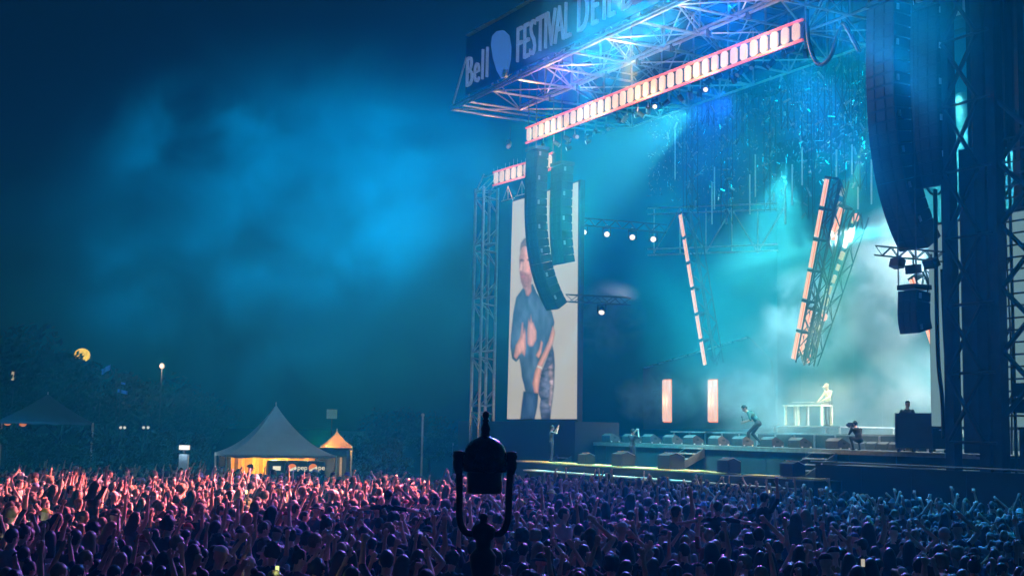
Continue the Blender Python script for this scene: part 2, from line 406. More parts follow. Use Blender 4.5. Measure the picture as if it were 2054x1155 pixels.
light_bar(PV(1091, 329, -2.6), PV(1106, 322, -2.6), 2, 'pair of glowing warm lamp cells between the left speaker hangs', h=.66)
bar_lamps(BA2, BB2, 1, 110, (1, .45, .25))
# slim truss above the screen with hanging hooks
tt = thing('screen_header', PV(1010, 385, -1.2), 'thin header rail with rigging triangles over the left portrait screen', 'rig')
obj('rail', MB().tube(PV(972, 356, -1.2), PV(1062, 326, -1.2), .04), ALU, tt)
for x, y in ((1019, 373), (1047, 363)):
    a = PV(x, y, -1.2)
    for dx in (-10, 0, 10): obj('rigging_strap', MB().tube(a, PV(x + dx, y + 29, -1.2), .018), ALU, tt)
    obj('spreader_bar', MB().tube(PV(x - 13, y + 31, -1.2), PV(x + 13, y + 24, -1.2), .03), ALU, tt)
for k in range(9):
    p = PV(990 + 8 * k, 349 - 2.7 * k, -1.2); obj('hook', MB().tube(p, p + ZV * random.uniform(.15, .45), .012, 5), ALU, tt)

# ------------------------------------------------------------------ portrait screens
SCR = lamp_mat('screen_glow', (.66, .60, .46), .92)
def poly(name, pts, m, v, parent): obj(name, MB().prism([PV(x, y, v) for x, y in pts], V * .002), m, parent)
sl = thing('video_screen', PV(1088, 840, -1), 'tall bright portrait video screen left of the stage showing a man', 'video screen')
c4 = [(1028, 405), (1160, 365), (1157, 840), (1017, 840)]
ul, ur = UVZ(PV(1022, 840, -1))[0], UVZ(PV(1158, 600, -1))[0]
zb, zt = PV(1100, 840, -1).z, PV(1100, 383, -1).z
obj('cabinet', MB().sbox(ul - .1, ur + .12, -.96, -.7, zb - .12, zt + .1), BLACK, sl)
# the picture on the screen: a print of soft shaded shapes, x 20..390 and y 0..1110 in print units
GW, GH = 110, 320
gx, gy = np.meshgrid(np.linspace(36, 384, GW), np.linspace(-40, 1106, GH)); P2 = np.stack([gx, gy], -1)
def vnoise(sx, sy, seed):
    r = np.random.default_rng(seed); g_ = r.random((64, 64)); a = gx / sx; b = gy / sy + 5; ia, ib = np.floor(a).astype(int), np.floor(b).astype(int); fa, fb = a - ia, b - ib; fa = fa * fa * (3 - 2 * fa); fb = fb * fb * (3 - 2 * fb)
    q_ = lambda i_, j_: g_[j_ % 64, i_ % 64]
    return (q_(ia, ib) * (1 - fa) + q_(ia + 1, ib) * fa) * (1 - fb) + (q_(ia, ib + 1) * (1 - fa) + q_(ia + 1, ib + 1) * fa) * fb
def sdist(poly_):
    A = np.array(poly_, float); B = np.roll(A, -1, 0); best = np.full(gx.shape, 1e9); ins = np.zeros(gx.shape, bool)
    for a, b in zip(A, B):
        d = b - a; t = np.clip(((P2 - a) @ d) / (d @ d + 1e-9), 0, 1); best = np.minimum(best, np.hypot(*np.moveaxis(P2 - (a + t[..., None] * d), -1, 0)))
        c = (a[1] > gy) != (b[1] > gy); xi = a[0] + (gy - a[1]) / (b[1] - a[1] + 1e-9) * d[0]; ins ^= c & (gx < xi)
    return np.where(ins, best, -best)
IMG = np.zeros((GH, GW, 3)); IMG[:] = (.60, .55, .42); IMG *= (1 - .16 * (gy / 1106)[..., None]) * (1 + .05 * (vnoise(60, 90, 1) - .5))[..., None]
def paint(poly_, col, rim=22, dark=.35, fold=0., fs=(16, 60), seed=2, soft=3., lit=.25):
    global IMG
    d = sdist(poly_); a = np.clip(d / soft + .5, 0, 1)[..., None]; g0, g1 = np.gradient(np.minimum(d, rim))
    sh = dark + (1 - dark) * np.clip(d / rim, 0, 1) ** .7; sh = sh * (1 + lit * np.clip(g1 * -.12 + g0 * .05, -1, 1))
    if fold: sh = sh * (1 - fold * .5 + fold * vnoise(fs[0], fs[1], seed)) * (1 - fold * .3 + fold * .6 * vnoise(fs[0] * .45, fs[1] * .5, seed + 9))
    IMG = IMG * (1 - a) + np.array(col) * sh[..., None] * a
SLATE, SKN, JEA = (.085, .155, .22), (.85, .40, .27), (.05, .10, .17)
paint([(120, 972), (192, 986), (188, 1045), (174, 1110), (104, 1110), (112, 1035)], JEA, 26, .3, .9, (14, 40), 5)
paint([(190, 980), (206, 880), (236, 806), (258, 742), (268, 790), (272, 850), (268, 950), (256, 1050), (250, 1110), (206, 1110), (198, 1050), (203, 1010)], (.13, .15, .2), 24, .3, 1.3, (30, 16), 7)
paint([(238, 860), (262, 830), (268, 900), (262, 990), (252, 1070), (240, 1030), (246, 940)], (.5, .36, .32), 14, .3, 1.4, (24, 14), 8, 10)
paint([(118, 475), (85, 520), (70, 600), (60, 700), (57, 760), (65, 815), (85, 832), (100, 815), (108, 860), (112, 905), (122, 940), (130, 978), (190, 988), (200, 905), (215, 830), (240, 770), (262, 690), (270, 640), (258, 590), (220, 545), (185, 500), (165, 455), (140, 470)], SLATE, 34, .35, .8, (22, 60), 3)
paint([(124, 470), (140, 455), (158, 455), (160, 492), (146, 515), (132, 512)], (.6, .26, .17), 10, .4)
paint([(106, 300), (112, 262), (124, 244), (142, 240), (152, 262), (158, 330), (162, 400), (160, 440), (150, 478), (136, 490), (120, 478), (108, 440), (100, 385), (100, 330)], SKN, 24, .42, .3, (12, 20), 4, 4, .5)
paint([(102, 300), (108, 258), (124, 236), (146, 232), (158, 256), (162, 310), (154, 320), (148, 284), (128, 272), (112, 280)], (.20, .10, .06), 10, .5, .6, (6, 14), 6, 6)
paint([(101, 340), (112, 334), (124, 340), (123, 346), (103, 349)], (.18, .07, .05), 4, .6, soft=5)
paint([(138, 336), (150, 334), (155, 342), (140, 346)], (.2, .08, .06), 4, .6, soft=5)
paint([(103, 352), (116, 350), (118, 360), (105, 362)], (.22, .09, .07), 5, .6, soft=6)
paint([(108, 350), (116, 352), (112, 392), (100, 392)], (.95, .52, .36), 8, .8, soft=7)
paint([(104, 400), (126, 398), (150, 410), (156, 440), (146, 474), (124, 474), (110, 446)], (.42, .17, .11), 20, .7, .4, (6, 10), 12, 14)
paint([(108, 418), (128, 416), (130, 424), (110, 426)], (.55, .16, .13), 4, .7, soft=4)
paint([(74, 806), (82, 752), (104, 712), (112, 642), (119, 640), (121, 690), (127, 664), (132, 700), (134, 762), (126, 806), (112, 788), (98, 800), (86, 820)], SKN, 14, .4, .3, (8, 30), 14, 4)
paint([(139, 745), (138, 690), (145, 620), (151, 640), (156, 600), (163, 640), (168, 640), (184, 684), (183, 724), (166, 757), (150, 758)], SKN, 14, .4, .3, (8, 30), 15, 4)
paint([(262, 655), (274, 690), (262, 745), (234, 806), (212, 850), (203, 890), (196, 940), (192, 984), (172, 980), (163, 935), (174, 880), (190, 838), (216, 786), (242, 726)], SKN, 13, .38, .25, (10, 40), 16, 4)
paint([(180, 800), (196, 770), (206, 725), (214, 740), (206, 790), (194, 815)], SKN, 8, .45, soft=4)
paint([(188, 846), (212, 856), (209, 868), (184, 858)], (.8, .7, .55), 5, .6)
# warp the print onto the four screen corners
FU, FV_ = (gx - 36) / 348, (gy + 40) / 1146
cw = [PV(x, y, -1) for x, y in c4]
vsx = []
for a in range(GH):
    for b in range(GW):
        tx = b / (GW - 1); ty = a / (GH - 1); vsx.append(cw[0].lerp(cw[1], tx).lerp(cw[3].lerp(cw[2], tx), ty))
# rows of the print follow photo height: top edge of the print is -40 at the left corner
pm_ = MB().add(vsx, [(a * GW + b, (a + 1) * GW + b, (a + 1) * GW + b + 1, a * GW + b + 1) for a in range(GH - 1) for b in range(GW - 1)])
pic = obj('picture', pm_, None, sl)
inv_y = np.zeros((GH, GW, 3)); flat = np.array([PX(p)[:2] for p in vsx]).reshape(GH, GW, 2)
qx = (flat[..., 0] - 1000) * 2.406; qy = (flat[..., 1] - 380) * 2.406
fi = np.clip((qx - 36) / 348 * (GW - 1), 0, GW - 1.001); fj = np.clip((qy + 40) / 1146 * (GH - 1), 0, GH - 1.001)
i0, j0 = fi.astype(int), fj.astype(int); di, dj_ = (fi - i0)[..., None], (fj - j0)[..., None]
CIM = (IMG[j0, i0] * (1 - di) + IMG[j0, i0 + 1] * di) * (1 - dj_) + (IMG[j0 + 1, i0] * (1 - di) + IMG[j0 + 1, i0 + 1] * di) * dj_
at = pic.data.attributes.new('picture', 'FLOAT_COLOR', 'POINT'); at.data.foreach_set('color', np.concatenate([CIM.reshape(-1, 3), np.ones((GH * GW, 1))], 1).astype(np.float32).ravel())
pmt = bpy.data.materials.new('screen_picture'); pmt.use_nodes = True; b = pmt.node_tree.nodes['Principled BSDF']; a_ = pmt.node_tree.nodes.new('ShaderNodeAttribute'); a_.attribute_name = 'picture'
pmt.node_tree.links.new(a_.outputs['Color'], b.inputs['Emission Color']); b.inputs['Emission Strength'].default_value = 1.0; b.inputs['Base Color'].default_value = (.02, .02, .02, 1); b.inputs['Specular IOR Level'].default_value = 0; pic.data.materials.append(pmt)
sr_ = thing('video_screen', S(13.6, -1, zb), 'pale glowing video screen half hidden behind the right scaffold tower', 'video screen')
zrs = PV(2040, 425, -1).z
RSCR = lamp_mat('screen_pale', (.25, .46, .46), .55)
obj('screen_face', MB().sbox(10.6, 18.5, -1.0, -.97, zb - .2, zrs), RSCR, sr_)
obj('cabinet', MB().sbox(10.55, 18.6, -.96, -.7, zb - .3, zrs + .1), BLACK, sr_)
# screen plinth
obj_pl = obj('screen_plinth', MB().sbox(ul - 6, ur + .1, -1.1, 1.5, 0, zb - .13), BLACK); tag(obj_pl, 'low black plinth under the left portrait screen', 'plinth')

# ------------------------------------------------------------------ towers
def lattice_tower(name, u_, v, wd, dp, z0, z1, label, m=ALU, r=.07, step=2.4, thick=None):
    t = thing(name, S(u_, v, z0), label, 'tower')
    cs = [(u_ - wd / 2, v - dp / 2), (u_ + wd / 2, v - dp / 2), (u_ + wd / 2, v + dp / 2), (u_ - wd / 2, v + dp / 2)]
    for a, b in cs: obj('leg', MB().tube(S(a, b, z0), S(a, b, z1), thick or r, 8), m, t)
    n = max(1, round((z1 - z0) / step))
    for i in range(n):
        a = z0 + (z1 - z0) * i / n; b = z0 + (z1 - z0) * (i + 1) / n; mid = (a + b) / 2
        for k in range(4):
            p, q = cs[k], cs[(k + 1) % 4]
            obj('brace', MB().tube(S(*p, a), S(*q, b), r * .55), m, t); obj('brace', MB().tube(S(*q, a), S(*p, b), r * .55), m, t)
            if i: obj('rung', MB().tube(S(*p, a), S(*q, a), r * .5), m, t)
    return t
uL = UVZ(PV(967, 840, -1))[0]
tl = thing('truss_tower', S(uL, -1, 0), 'slim pale truss tower standing left of the portrait screen', 'tower')
for du, dv in ((-.5, -.45), (.5, -.45), (.5, .45), (-.5, .45)):
    obj('leg', MB().tube(S(uL + du, -1 + dv, 0), S(uL + du, -1 + dv, 17.2), .085, 8), ALU, tl)
for i in range(5):
    z = 4.6 + i * 3.05
    for s, e in (((.5, -.45), (.5, .45)), ((-.5, -.45), (.5, -.45)), ((-.5, -.45), (-.5, .45)), ((-.5, .45), (.5, .45))):
        for dz in (-1.1, 1.1, .28, -.28):
            a = S(uL + s[0], -1 + s[1], z + .5 * (1 if dz > 0 else -1) * .3); b = S(uL + e[0], -1 + e[1], z + dz)
            obj('brace', MB().tube(a, b, .04), ALU, tl)
# right speaker tower of dark scaffold
TU0, TU1 = UVZ(PV(1908, 880, -2))[0], UVZ(PV(2012, 880, -2))[0]
tr_ = thing('scaffold_tower', S((TU0 + TU1) / 2, -2, 0), 'massive dark scaffold tower with crossed braces at the right of the stage', 'tower')
NAVY = mat('navy_steel', (.05, .06, .07), .6, .3, .3, 3)
for px, wd_ in ((1914, .36), (1984, .42), (2010, .34)):
    u_ = UVZ(PV(px, 880, -2))[0]
    obj('leg', MB().sbox(u_ - wd_ / 2, u_ + wd_ / 2, -2.2, -1.84, 0, 24), NAVY, tr_)
for px in (1914, 1984):
    u_ = UVZ(PV(px, 880, -2))[0] + .1
    obj('leg', MB().sbox(u_ - .15, u_ + .15, -.55, -.25, 0, 24), NAVY, tr_)
ua, ub, uc = [UVZ(PV(px, 880, -2))[0] for px in (1914, 1984, 2010)]
for i in range(9):
    z = 3.4 + i * 2.2
    for a, b in ((ua, ub),):
        obj('brace', MB().tube(S(a, -2.22, z), S(b, -2.22, z + 2.1), .075), NAVY, tr_); obj('brace', MB().tube(S(b, -2.24, z), S(a, -2.24, z + 2.1), .075), NAVY, tr_)
    obj('ledger', MB().tube(S(ua, -2.22, z - .05), S(uc, -2.22, z - .05), .05), NAVY, tr_)
    obj('brace', MB().tube(S(ub, -2.2, z), S(ub + .1, -.4, z + 2.1), .06), NAVY, tr_)
# hanging hoses inside the tower
for k in range(7):
    u_ = ua + .4 + k * .2
    obj('cable', MB().path([S(u_ + .06 * math.sin(j * 1.3 + k), -1.2, 3 + j * 2) for j in range(9)], .03), RUBBER, tr_)
obj('drop_cloth', MB().sbox(ua, ub, -1.55, -1.5, 3, 13.0), mat('blue_cloth', (.05, .09, .12), .9, 0, .3, 1), tr_)
# upper lattice mast with a narrow torn scrim
sc_ = thing('tower_scrim', S(13.6, -1.2, 12.3), 'dark blue mesh scrim hanging inside the top of the right tower', 'scrim')
for k in range(2):
    n = 10; vs = []
    for i in range(n + 1):
        u_ = ua + .1 + k * 1.0 + .98 * i / n
        vs += [S(u_, -1.2 + .08 * math.sin(i * 1.7 + k), 12.6 + .25 * math.sin(i * .9 + 2 * k)), S(u_, -1.2 + .08 * math.sin(i * 1.3), 24)]
    obj('scrim_panel', MB().add(vs, [(2 * i, 2 * i + 2, 2 * i + 3, 2 * i + 1) for i in range(n)]), SCRIM, sc_)
for k, (uu, lab) in enumerate(((16.2, 'dark lattice mast rising at the right edge behind the scaffold tower'), (18.0, 'farther dark lattice mast at the very right edge'))):
    mt_ = thing('lattice_mast', S(uu, -.4, 0), lab, 'tower'); box_truss(S(uu, -.4, 0), S(uu, -.4, 25), .8, mt_, NAVY, .06, 1.4, side=U)
# louvred scaffold lattice in front of the right screen
lf = thing('scaffold_lattice', S(17, -1.9, 0), 'dark scaffold grid of ledgers and crossed braces at the right edge', 'scaffold')
for k in range(4): obj('standard', MB().tube(S(uc + .35 + k * .95, -1.8, 0), S(uc + .35 + k * .95, -1.8, 13), .05), STEEL, lf)
for i in range(24): obj('ledger', MB().tube(S(uc + .1, -1.82, 4.2 + i * .38), S(uc + 4.5, -1.82, 4.2 + i * .38), .03), STEEL, lf)
for i in range(5):
    z = 4.2 + i * 2.0
    obj('brace', MB().tube(S(uc + .1, -1.95, z), S(uc + 2.2, -1.95, z + 2.0), .085), NAVY, lf); obj('brace', MB().tube(S(uc + 2.2, -1.98, z), S(uc + .1, -1.98, z + 2.0), .085), NAVY, lf)
for k in range(8): obj('flight_case', MB().box(S(uc + .6 + (k % 4) * .7, -1.6, 4.5 + (k // 4) * .5), .6, .5, .42, (U, V, ZV)), BLACK, lf)

# ------------------------------------------------------------------ line arrays
def cab_mesh(wd, h, dp):
    mb = MB(); a = wd / 2
    pr = [Vector((-a, -dp / 2, -h / 2)), Vector((-a, dp / 2, -h * .42)), Vector((-a, dp / 2, h * .42)), Vector((-a, -dp / 2, h / 2))]
    mb.prism(pr, Vector((wd, 0, 0))); me = mb.mesh('cabinet'); me.materials.append(CAB); return me
def grille_mesh(wd, h, dp):
    mb = MB(); mb.box((0, -dp / 2 - .012, 0), wd * .3, .02, h * .8); mb.box((wd * .335, -dp / 2 - .012, 0), wd * .26, .02, h * .8); mb.box((-wd * .335, -dp / 2 - .012, 0), wd * .26, .02, h * .8)
    me = mb.mesh('grille'); me.materials.append(GRILLE); return me
def line_array(px, py, v, n, label, wd=1.35, h=.41, dp=.62, t0=-2, t1=34, pw=2.2, group='line array hangs'):
    top = PV(px, py, v) - V * (dp / 2); t = thing('line_array', top - ZV * (n * h), label, 'speaker', group)
    ca, gr = cab_mesh(wd, h * .985, dp), grille_mesh(wd, h * .985, dp)
    rig = mat('rigging', (.35, .36, .36), .35, .7)
    plate = MB().box((0, 0, 0), .03, .1, h * .5).mesh('link'); plate.materials.append(rig)
    p = Vector(top); pts = []
    for k in range(n):
        th = math.radians(t0 + (t1 - t0) * (k / max(1, n - 1)) ** pw)
        # tilt down about the u axis: front (-v) face turns downwards, array curls back (+v)
        dn = -ZV * math.cos(th) + V * math.sin(th); fr = V * math.cos(th) + ZV * math.sin(th)
        c = p + dn * (h / 2) + fr * (dp / 2); m = frame_mat(c, U, fr, -dn)
        cb = inst('cabinet', ca, t, m); g_ = inst('grille', gr, cb, Matrix.Translation(ROOT[t]) @ Matrix.Identity(4))
        for s in (-1, 1):
            if k % 3 == 0: inst('link', plate, t, m @ Matrix.Translation((s * (wd / 2 + .02), -dp * .3, 0)))
        p = p + dn * h; pts.append(c + fr * (dp / 2 + .03))
    obj('bumper_frame', MB().box(top + V * (dp / 2) + ZV * .12, wd * .9, dp * 1.3, .16, (U, V, ZV)), STEEL, t)
    for s in (-1, 1): obj('chain', MB().tube(top + ZV * .2 + U * (s * .4), S(UVZ(top)[0] + s * .4, UVZ(top)[1], RT if top.z < 21 else top.z + 4), .025), STEEL, t)
    obj('signal_cable', MB().path([q_ + U * (wd * .3) for q_ in pts], .035), RUBBER, t)
    return t, p
line_array(1078, 305, -3, 20, 'front curved black line array hanging before the left portrait screen', h=.41, wd=1.2)
line_array(1128, 335, -2.3, 12, 'shorter black line array behind the front one on the left side', h=.41, wd=1.15, t1=10)
line_array(1782, 14, -3, 21, 'large curved black line array hanging at the right of the stage', h=.41, wd=1.3, dp=.75)
line_array(1866, 20, -2.0, 15, 'second straight black line array right of the large curved one', h=.41, wd=1.2, t1=8)
_, pe = line_array(1834, 584, -2.6, 4, 'small black speaker cluster hanging below the large right line array', h=.36, wd=.85, t0=-4, t1=14)
# shackle truss with floodlights under the right array
ft = thing('floodlight_truss', PV(1835, 520, -2.2), 'short black truss with floodlights under the large right line array', 'truss')
box_truss(PV(1762, 503, -2.2), PV(1900, 516, -2.2), .32, ft, BLACK, .03, .4, side=ZV)
for x, y, a in ((1800, 528, -.3), (1832, 540, .1), (1868, 528, .5)):
    obj('floodlight', MB().box(PV(x, y, -2.3), .45, .3, .3, (U, (V + ZV * a).normalized(), (ZV - V * a).normalized())), BLACK, ft)
    obj('yoke', MB().tube(PV(x, y, -2.3), PV(x, 510, -2.2), .03), STEEL, ft)
def cable(name, pts, r, label):
    o = obj(name, MB().path(pts, r, 7), RUBBER, smooth=True); return tag(o, label, 'cable')
def bez(pts, n=24):
    P = [Vector(p) for p in pts]; out = []
    for i in range(len(P) - 1):
        p0, p1, p2, p3 = P[max(i - 1, 0)], P[i], P[i + 1], P[min(i + 2, len(P) - 1)]
        for k in range(8):
            t = k / 8; out.append(.5 * ((2 * p1) + (p2 - p0) * t + (2 * p0 - 5 * p1 + 4 * p2 - p3) * t * t + (3 * p1 - p0 - 3 * p2 + p3) * t ** 3))
    return out + [P[-1]]
cable('hanging_cable', bez([PV(x, y, -3.4) for x, y in ((1618, 20), (1622, 80), (1634, 120), (1650, 130), (1668, 110), (1680, 70), (1692, 48), (1706, 70), (1724, 104))]), .075, 'thick black cable looping beside the right line array under the roof')
cable('hanging_cable', bez([PV(x, y, -2.0) for x, y in ((1858, 372), (1866, 386), (1880, 390), (1892, 380), (1896, 370))]), .05, 'short black cable bight under the second right line array')
cable('hanging_cable', bez([PV(x, y, -2.2) for x, y in ((1876, 380), (1878, 560), (1882, 720), (1890, 800), (1893, 880))]), .07, 'long black cable dropping straight down left of the right tower')
cable('hanging_cable', bez([PV(x, y, -2.4) for x, y in ((1850, 545), (1862, 570), (1856, 600), (1848, 620))]), .03, 'thin black cable curling beside the small speaker cluster')
cable('hanging_cable', bez([PV(x, y, -1.9) for x, y in ((1888, 540), (1894, 680), (1902, 790), (1904, 860))]), .04, 'thin black cable running down against the pale right screen')

# ------------------------------------------------------------------ hanging light trusses
def tube_truss(A, B, n, v, label, wd=.55, cells=None, group=None, lattice_off=.45, wtube=.07, gap=.11):
    A, B = Vector(A), Vector(B); t = thing('light_truss', B, label, 'stage light', group)
    d = (B - A).normalized(); L = (B - A).length; x = V.cross(d).normalized()
    if x.dot(U) < 0: x = -x
    for k in range(n):
        a = A + d * (L * (k + .06) / n); b = A + d * (L * (k + .92) / n)
        for s in (-1, 1): obj('light_tube', MB().box((a + b) / 2 + x * (s * gap), wtube * 1.5, .06, (b - a).length, (x, V, d)), TUBE, t)
        obj('tube_holder', MB().box((a + b) / 2 + V * .045, gap * 2, .04, (b - a).length * .98, (x, V, d)), ORNG, t)
        obj('bracket', MB().box(A + d * (L * k / n) + V * .2, .45, .4, .1, (x, V, d)), BLACK, t)
    box_truss(A + x * lattice_off + V * .25, B + x * lattice_off + V * .25, wd, t, STEEL, .035, .7, side=x)
    obj('hanger', MB().tube(A + V * .2, S(UVZ(A)[0], UVZ(A)[1], RT), .015), STEEL, t)
    return t, d, x
tube_truss(PV(1365, 427, 4), PV(1416, 735, 4), 6, 4, 'long tilted light truss with glowing orange tubes left of the stage centre')
T, d_, x_ = tube_truss(PV(1661, 356, 3), PV(1592, 725, 3), 6, 3, 'front tilted light truss of glowing orange tubes right of the stage centre')
t2, d2, x2 = tube_truss(PV(1690, 415, 3.6), PV(1672, 470, 3.6), 1, 3.6, 'short glowing tube pair behind the front tilted light truss', wd=.3)
t3, _, _ = tube_truss(PV(1627, 620, 3.6), PV(1604, 712, 3.6), 2, 3.6, 'low pair of glowing tubes behind the front tilted light truss', wd=.3, lattice_off=.3)
t4 = thing('light_truss', PV(1620, 718, 4.4), 'rear tilted truss set with pale yellow cells and round hot lamps', 'stage light')
A4, B4 = PV(1716, 430, 4.4), PV(1614, 728, 4.4); d4 = (B4 - A4).normalized(); x4 = V.cross(d4).normalized()
for k in range(13):
    c = A4.lerp(B4, (k + .5) / 13); obj('lamp_cell', MB().box(c + x4 * random.uniform(-.05, .05), .16 + .06 * (k % 3 == 0), .08, .36 if k % 4 else .26, (x4, V, d4)), YEL, t4)
for x, y, r in ((1716, 437, .2), (1673, 472, .22), (1653, 636, .18), (1620, 718, .24)):
    obj('round_lamp', MB().ball(PV(x, y, 4.2), r * .75, .15, r, ax=(x4, V, d4)), HOT, t4, True)
box_truss(A4 + V * .3, B4 + V * .3, .5, t4, STEEL, .03, .7, side=x4)
A5, B5 = PV(1693, 372, 4.0), PV(1668, 480, 4.0)
t5 = thing('light_truss', B5, 'dark ladder truss with dim yellow cells between the tilted light trusses', 'stage light')
for k in range(4): obj('lamp_cell', MB().box(A5.lerp(B5, (k + .5) / 4), .2, .08, .34, (x4, V, d4)), mat('dim_cell', (.3, .3, .2), .5, emit=(.4, .5, .36), estr=.6), t5)
box_truss(PV(1686, 372, 3.8), PV(1612, 722, 3.8), .42, t5, STEEL, .04, .6, side=x4)
tube_truss(PV(1829, 556, 2), PV(1876, 697, 2), 3, 2, 'tilted light truss of orange tubes behind the small hanging speaker cluster')
# standing tube columns
for px, lab in ((1338, 'left standing column of two bright warm tubes on the stage'), (1430, 'right standing column of two bright warm tubes on the stage')):
    top, bot = PV(px, 762, 3.2), PV(px, 845, 3.2); bot.z = max(bot.z, zr1 + .02)
    t = thing('light_column', Vector((bot.x, bot.y, zr1)), lab, 'stage light', 'standing light columns')
    for s in (-1, 1): obj('light_tube', MB().tube(bot + U * (s * .16), top + U * (s * .16), .15, 12), lamp_mat('column_glow', (1.0, .52, .34), 1.05), t, True)
    obj('back_plate', MB().box((top + bot) / 2 + V * .03, .66, .03, (top - bot).length + .1, (U, V, ZV)), ORNG, t)
    obj('base', MB().box(Vector((bot.x, bot.y, zr1 + .012)), .6, .5, .02, (U, V, ZV)), BLACK, t)
    point((top + bot) / 2 - V * .5, 90, (1, .6, .35), .3, 'column_light')

# ------------------------------------------------------------------ hanging ladder trusses over the stage
cols = [(1352, 300, 6), (1388, 420, 6.5), (1420, 250, 4.5), (1458, 450, 7), (1490, 290, 5), (1545, 425, 7.5), (1580, 260, 5), (1622, 440, 8), (1655, 300, 6), (1690, 240, 4.6), (1725, 380, 8), (1330, 230, 8.5), (1510, 230, 9), (1600, 215, 9.5), (1700, 300, 10)]
names = ['first', 'second', 'third', 'fourth', 'fifth', 'sixth', 'seventh', 'eighth', 'ninth', 'tenth', 'eleventh', 'twelfth', 'thirteenth', 'fourteenth', 'fifteenth', 'sixteenth', 'seventeenth', 'eighteenth', 'nineteenth', 'twentieth', 'twenty-first', 'twenty-second', 'twenty-third', 'twenty-fourth', 'twenty-fifth', 'twenty-sixth']
for k, (px, py, v) in enumerate(sorted(cols)):
    b = PV(px, py, v); a = Vector((b.x, b.y, RT - .15))
    t = thing('hanging_truss', b, f'{names[k]} from the left of the shiny lattice trusses hanging over the stage', 'truss', 'lattice trusses hanging over the stage')
    box_truss(a, b, .42, t, STEEL, .022, .75, side=U)
    n = int((a.z - b.z) / .55)
    for i in range(n):
        if random.random() < .8:
            c = b + ZV * (i * .55 + .2) + U * random.uniform(-.35, .35) + V * random.uniform(-.3, .2)
            dd = Vector((random.uniform(-.5, .5), random.uniform(-.5, .5), random.uniform(.2, 1))).normalized() if random.random() < .65 else (U + ZV * random.uniform(-.2, .3)).normalized()
            obj('fitting', MB().box(c, .05, .09, random.uniform(.2, .5), (dd.orthogonal().normalized(), dd.cross(dd.orthogonal().normalized()), dd)), ALU, t)
rods = [(1354, 260, 360, 5), (1433, 335, 420, 6), (1428, 365, 450, 6), (1515, 310, 395, 5.5), (1504, 350, 430, 5.5), (1575, 370, 450, 6), (1589, 330, 412, 6), (1609, 295, 372, 5), (1678, 300, 355, 5), (1709, 290, 350, 4.5), (1721, 375, 420, 5), (1748, 320, 410, 4.5)]
for k, (x, y0, y1, v) in enumerate(sorted(rods)):
    a = PV(x, y0, v); b = PV(x, y1, v)
    t = thing('pendant_tube', b, f'{names[k]} from the left of the thin white tubes hanging among the trusses', 'tube', 'thin tubes hanging over the stage')
    obj('tube', MB().tube(a, b, .035), mat('white_tube', (.8, .82, .8), .3), t); obj('wire', MB().tube(a, Vector((a.x, a.y, RT)), .008, 4), STEEL, t)
# dense thin strips added to stand in for glints on the rigging
fs_ = MB()
for k in range(2600):
    x = random.uniform(1300, 1760); y = random.triangular(90, 430, 190) + (1560 - x) * .14; v = random.uniform(5, 12)
    if y < 235 - (x - 1330) * .36: continue
    p = PV(x, y, v)
    if p.z > RT - .3: continue
    dd = V3_((random.gauss(0, .35), random.gauss(0, .35), 1)).normalized() if random.random() < .5 else (U * random.choice((-1, 1)) + ZV * random.uniform(-.3, 1.2) + V * random.uniform(-.6, .6)).normalized(); o1 = dd.orthogonal().normalized()
    a_r = random.uniform(0, 6.28); o1 = (o1 * math.cos(a_r) + dd.cross(o1) * math.sin(a_r)); fs_.box(p, random.uniform(.03, .07), .012, random.uniform(.1, .36), (o1, dd.cross(o1), dd))
stuff(obj('glint_strips', fs_, mat('glint_metal', (.8, .85, .85), .22, .8, .2, 9)), 'added thin strips standing in for glints on the rigging over the stage', 'curtain')
# rear catwalk truss
ct = thing('rear_truss', PV(1390, 510, 9), 'pale box truss running across the back of the stage', 'truss')
for y in (418, 500):
    for o_ in (0, 12): obj('chord', MB().tube(PV(1300, y + o_, 9), PV(1560, y - 10 + o_, 9), .05), ALU, ct)
for k in range(5):
    x = 1312 + k * 52; s = k % 2
    obj('brace', MB().tube(PV(x, 420 if s else 506, 9), PV(x + 52, 506 if s else 418, 9), .04), ALU, ct)
    obj('post', MB().tube(PV(x, 418, 9), PV(x, 508, 9), .035), ALU, ct)
# ------------------------------------------------------------------ moving heads
def moving_head(px, py, v, tgt, label, lens=LENS, sc=1., group='moving head lights'):
    p = PV(px, py, v); d = (Vector(tgt) - p).normalized(); x = d.cross(ZV).normalized(); y = x.cross(d)
    t = thing('moving_head', p + ZV * (.55 * sc), label, 'stage light', group)
    obj('head', MB().path([p - d * .34 * sc, p - d * .2 * sc, p + d * .05 * sc, p + d * .12 * sc], [.1 * sc, .17 * sc, .2 * sc, .2 * sc], 12), BLACK, t, True)
    obj('lens', MB().path([p + d * .121 * sc, p + d * .15 * sc, p + d * .17 * sc], [.17 * sc, .15 * sc, .08 * sc], 12), lens, t, True)
    for s in (-1, 1): obj('yoke_arm', MB().box(p + x * (s * .24 * sc) + ZV * (.16 * sc), .05, .12, .45 * sc, (x, d.cross(x), ZV)), BLACK, t)
    obj('base', MB().box(p + ZV * (.44 * sc), .5 * sc, .3 * sc, .16 * sc, (U, V, ZV)), STEEL, t)
    obj('clamp', MB().box(p + ZV * (.56 * sc), .08, .08, .1, (U, V, ZV)), ALU, t)
    return t
camt = CAM + Vector((6, 20, 3))
for k, (x, y) in enumerate(((1171, 466), (1217, 470), (1268, 476), (1310, 480))):
    moving_head(x, y, 3, camt, f'{names[k]} from the left of the four lit lamps on the inner stage truss', sc=.85)
lt = thing('inner_truss', PV(1240, 455, 3), 'dark truss carrying four lit lamps inside the left of the stage', 'truss')
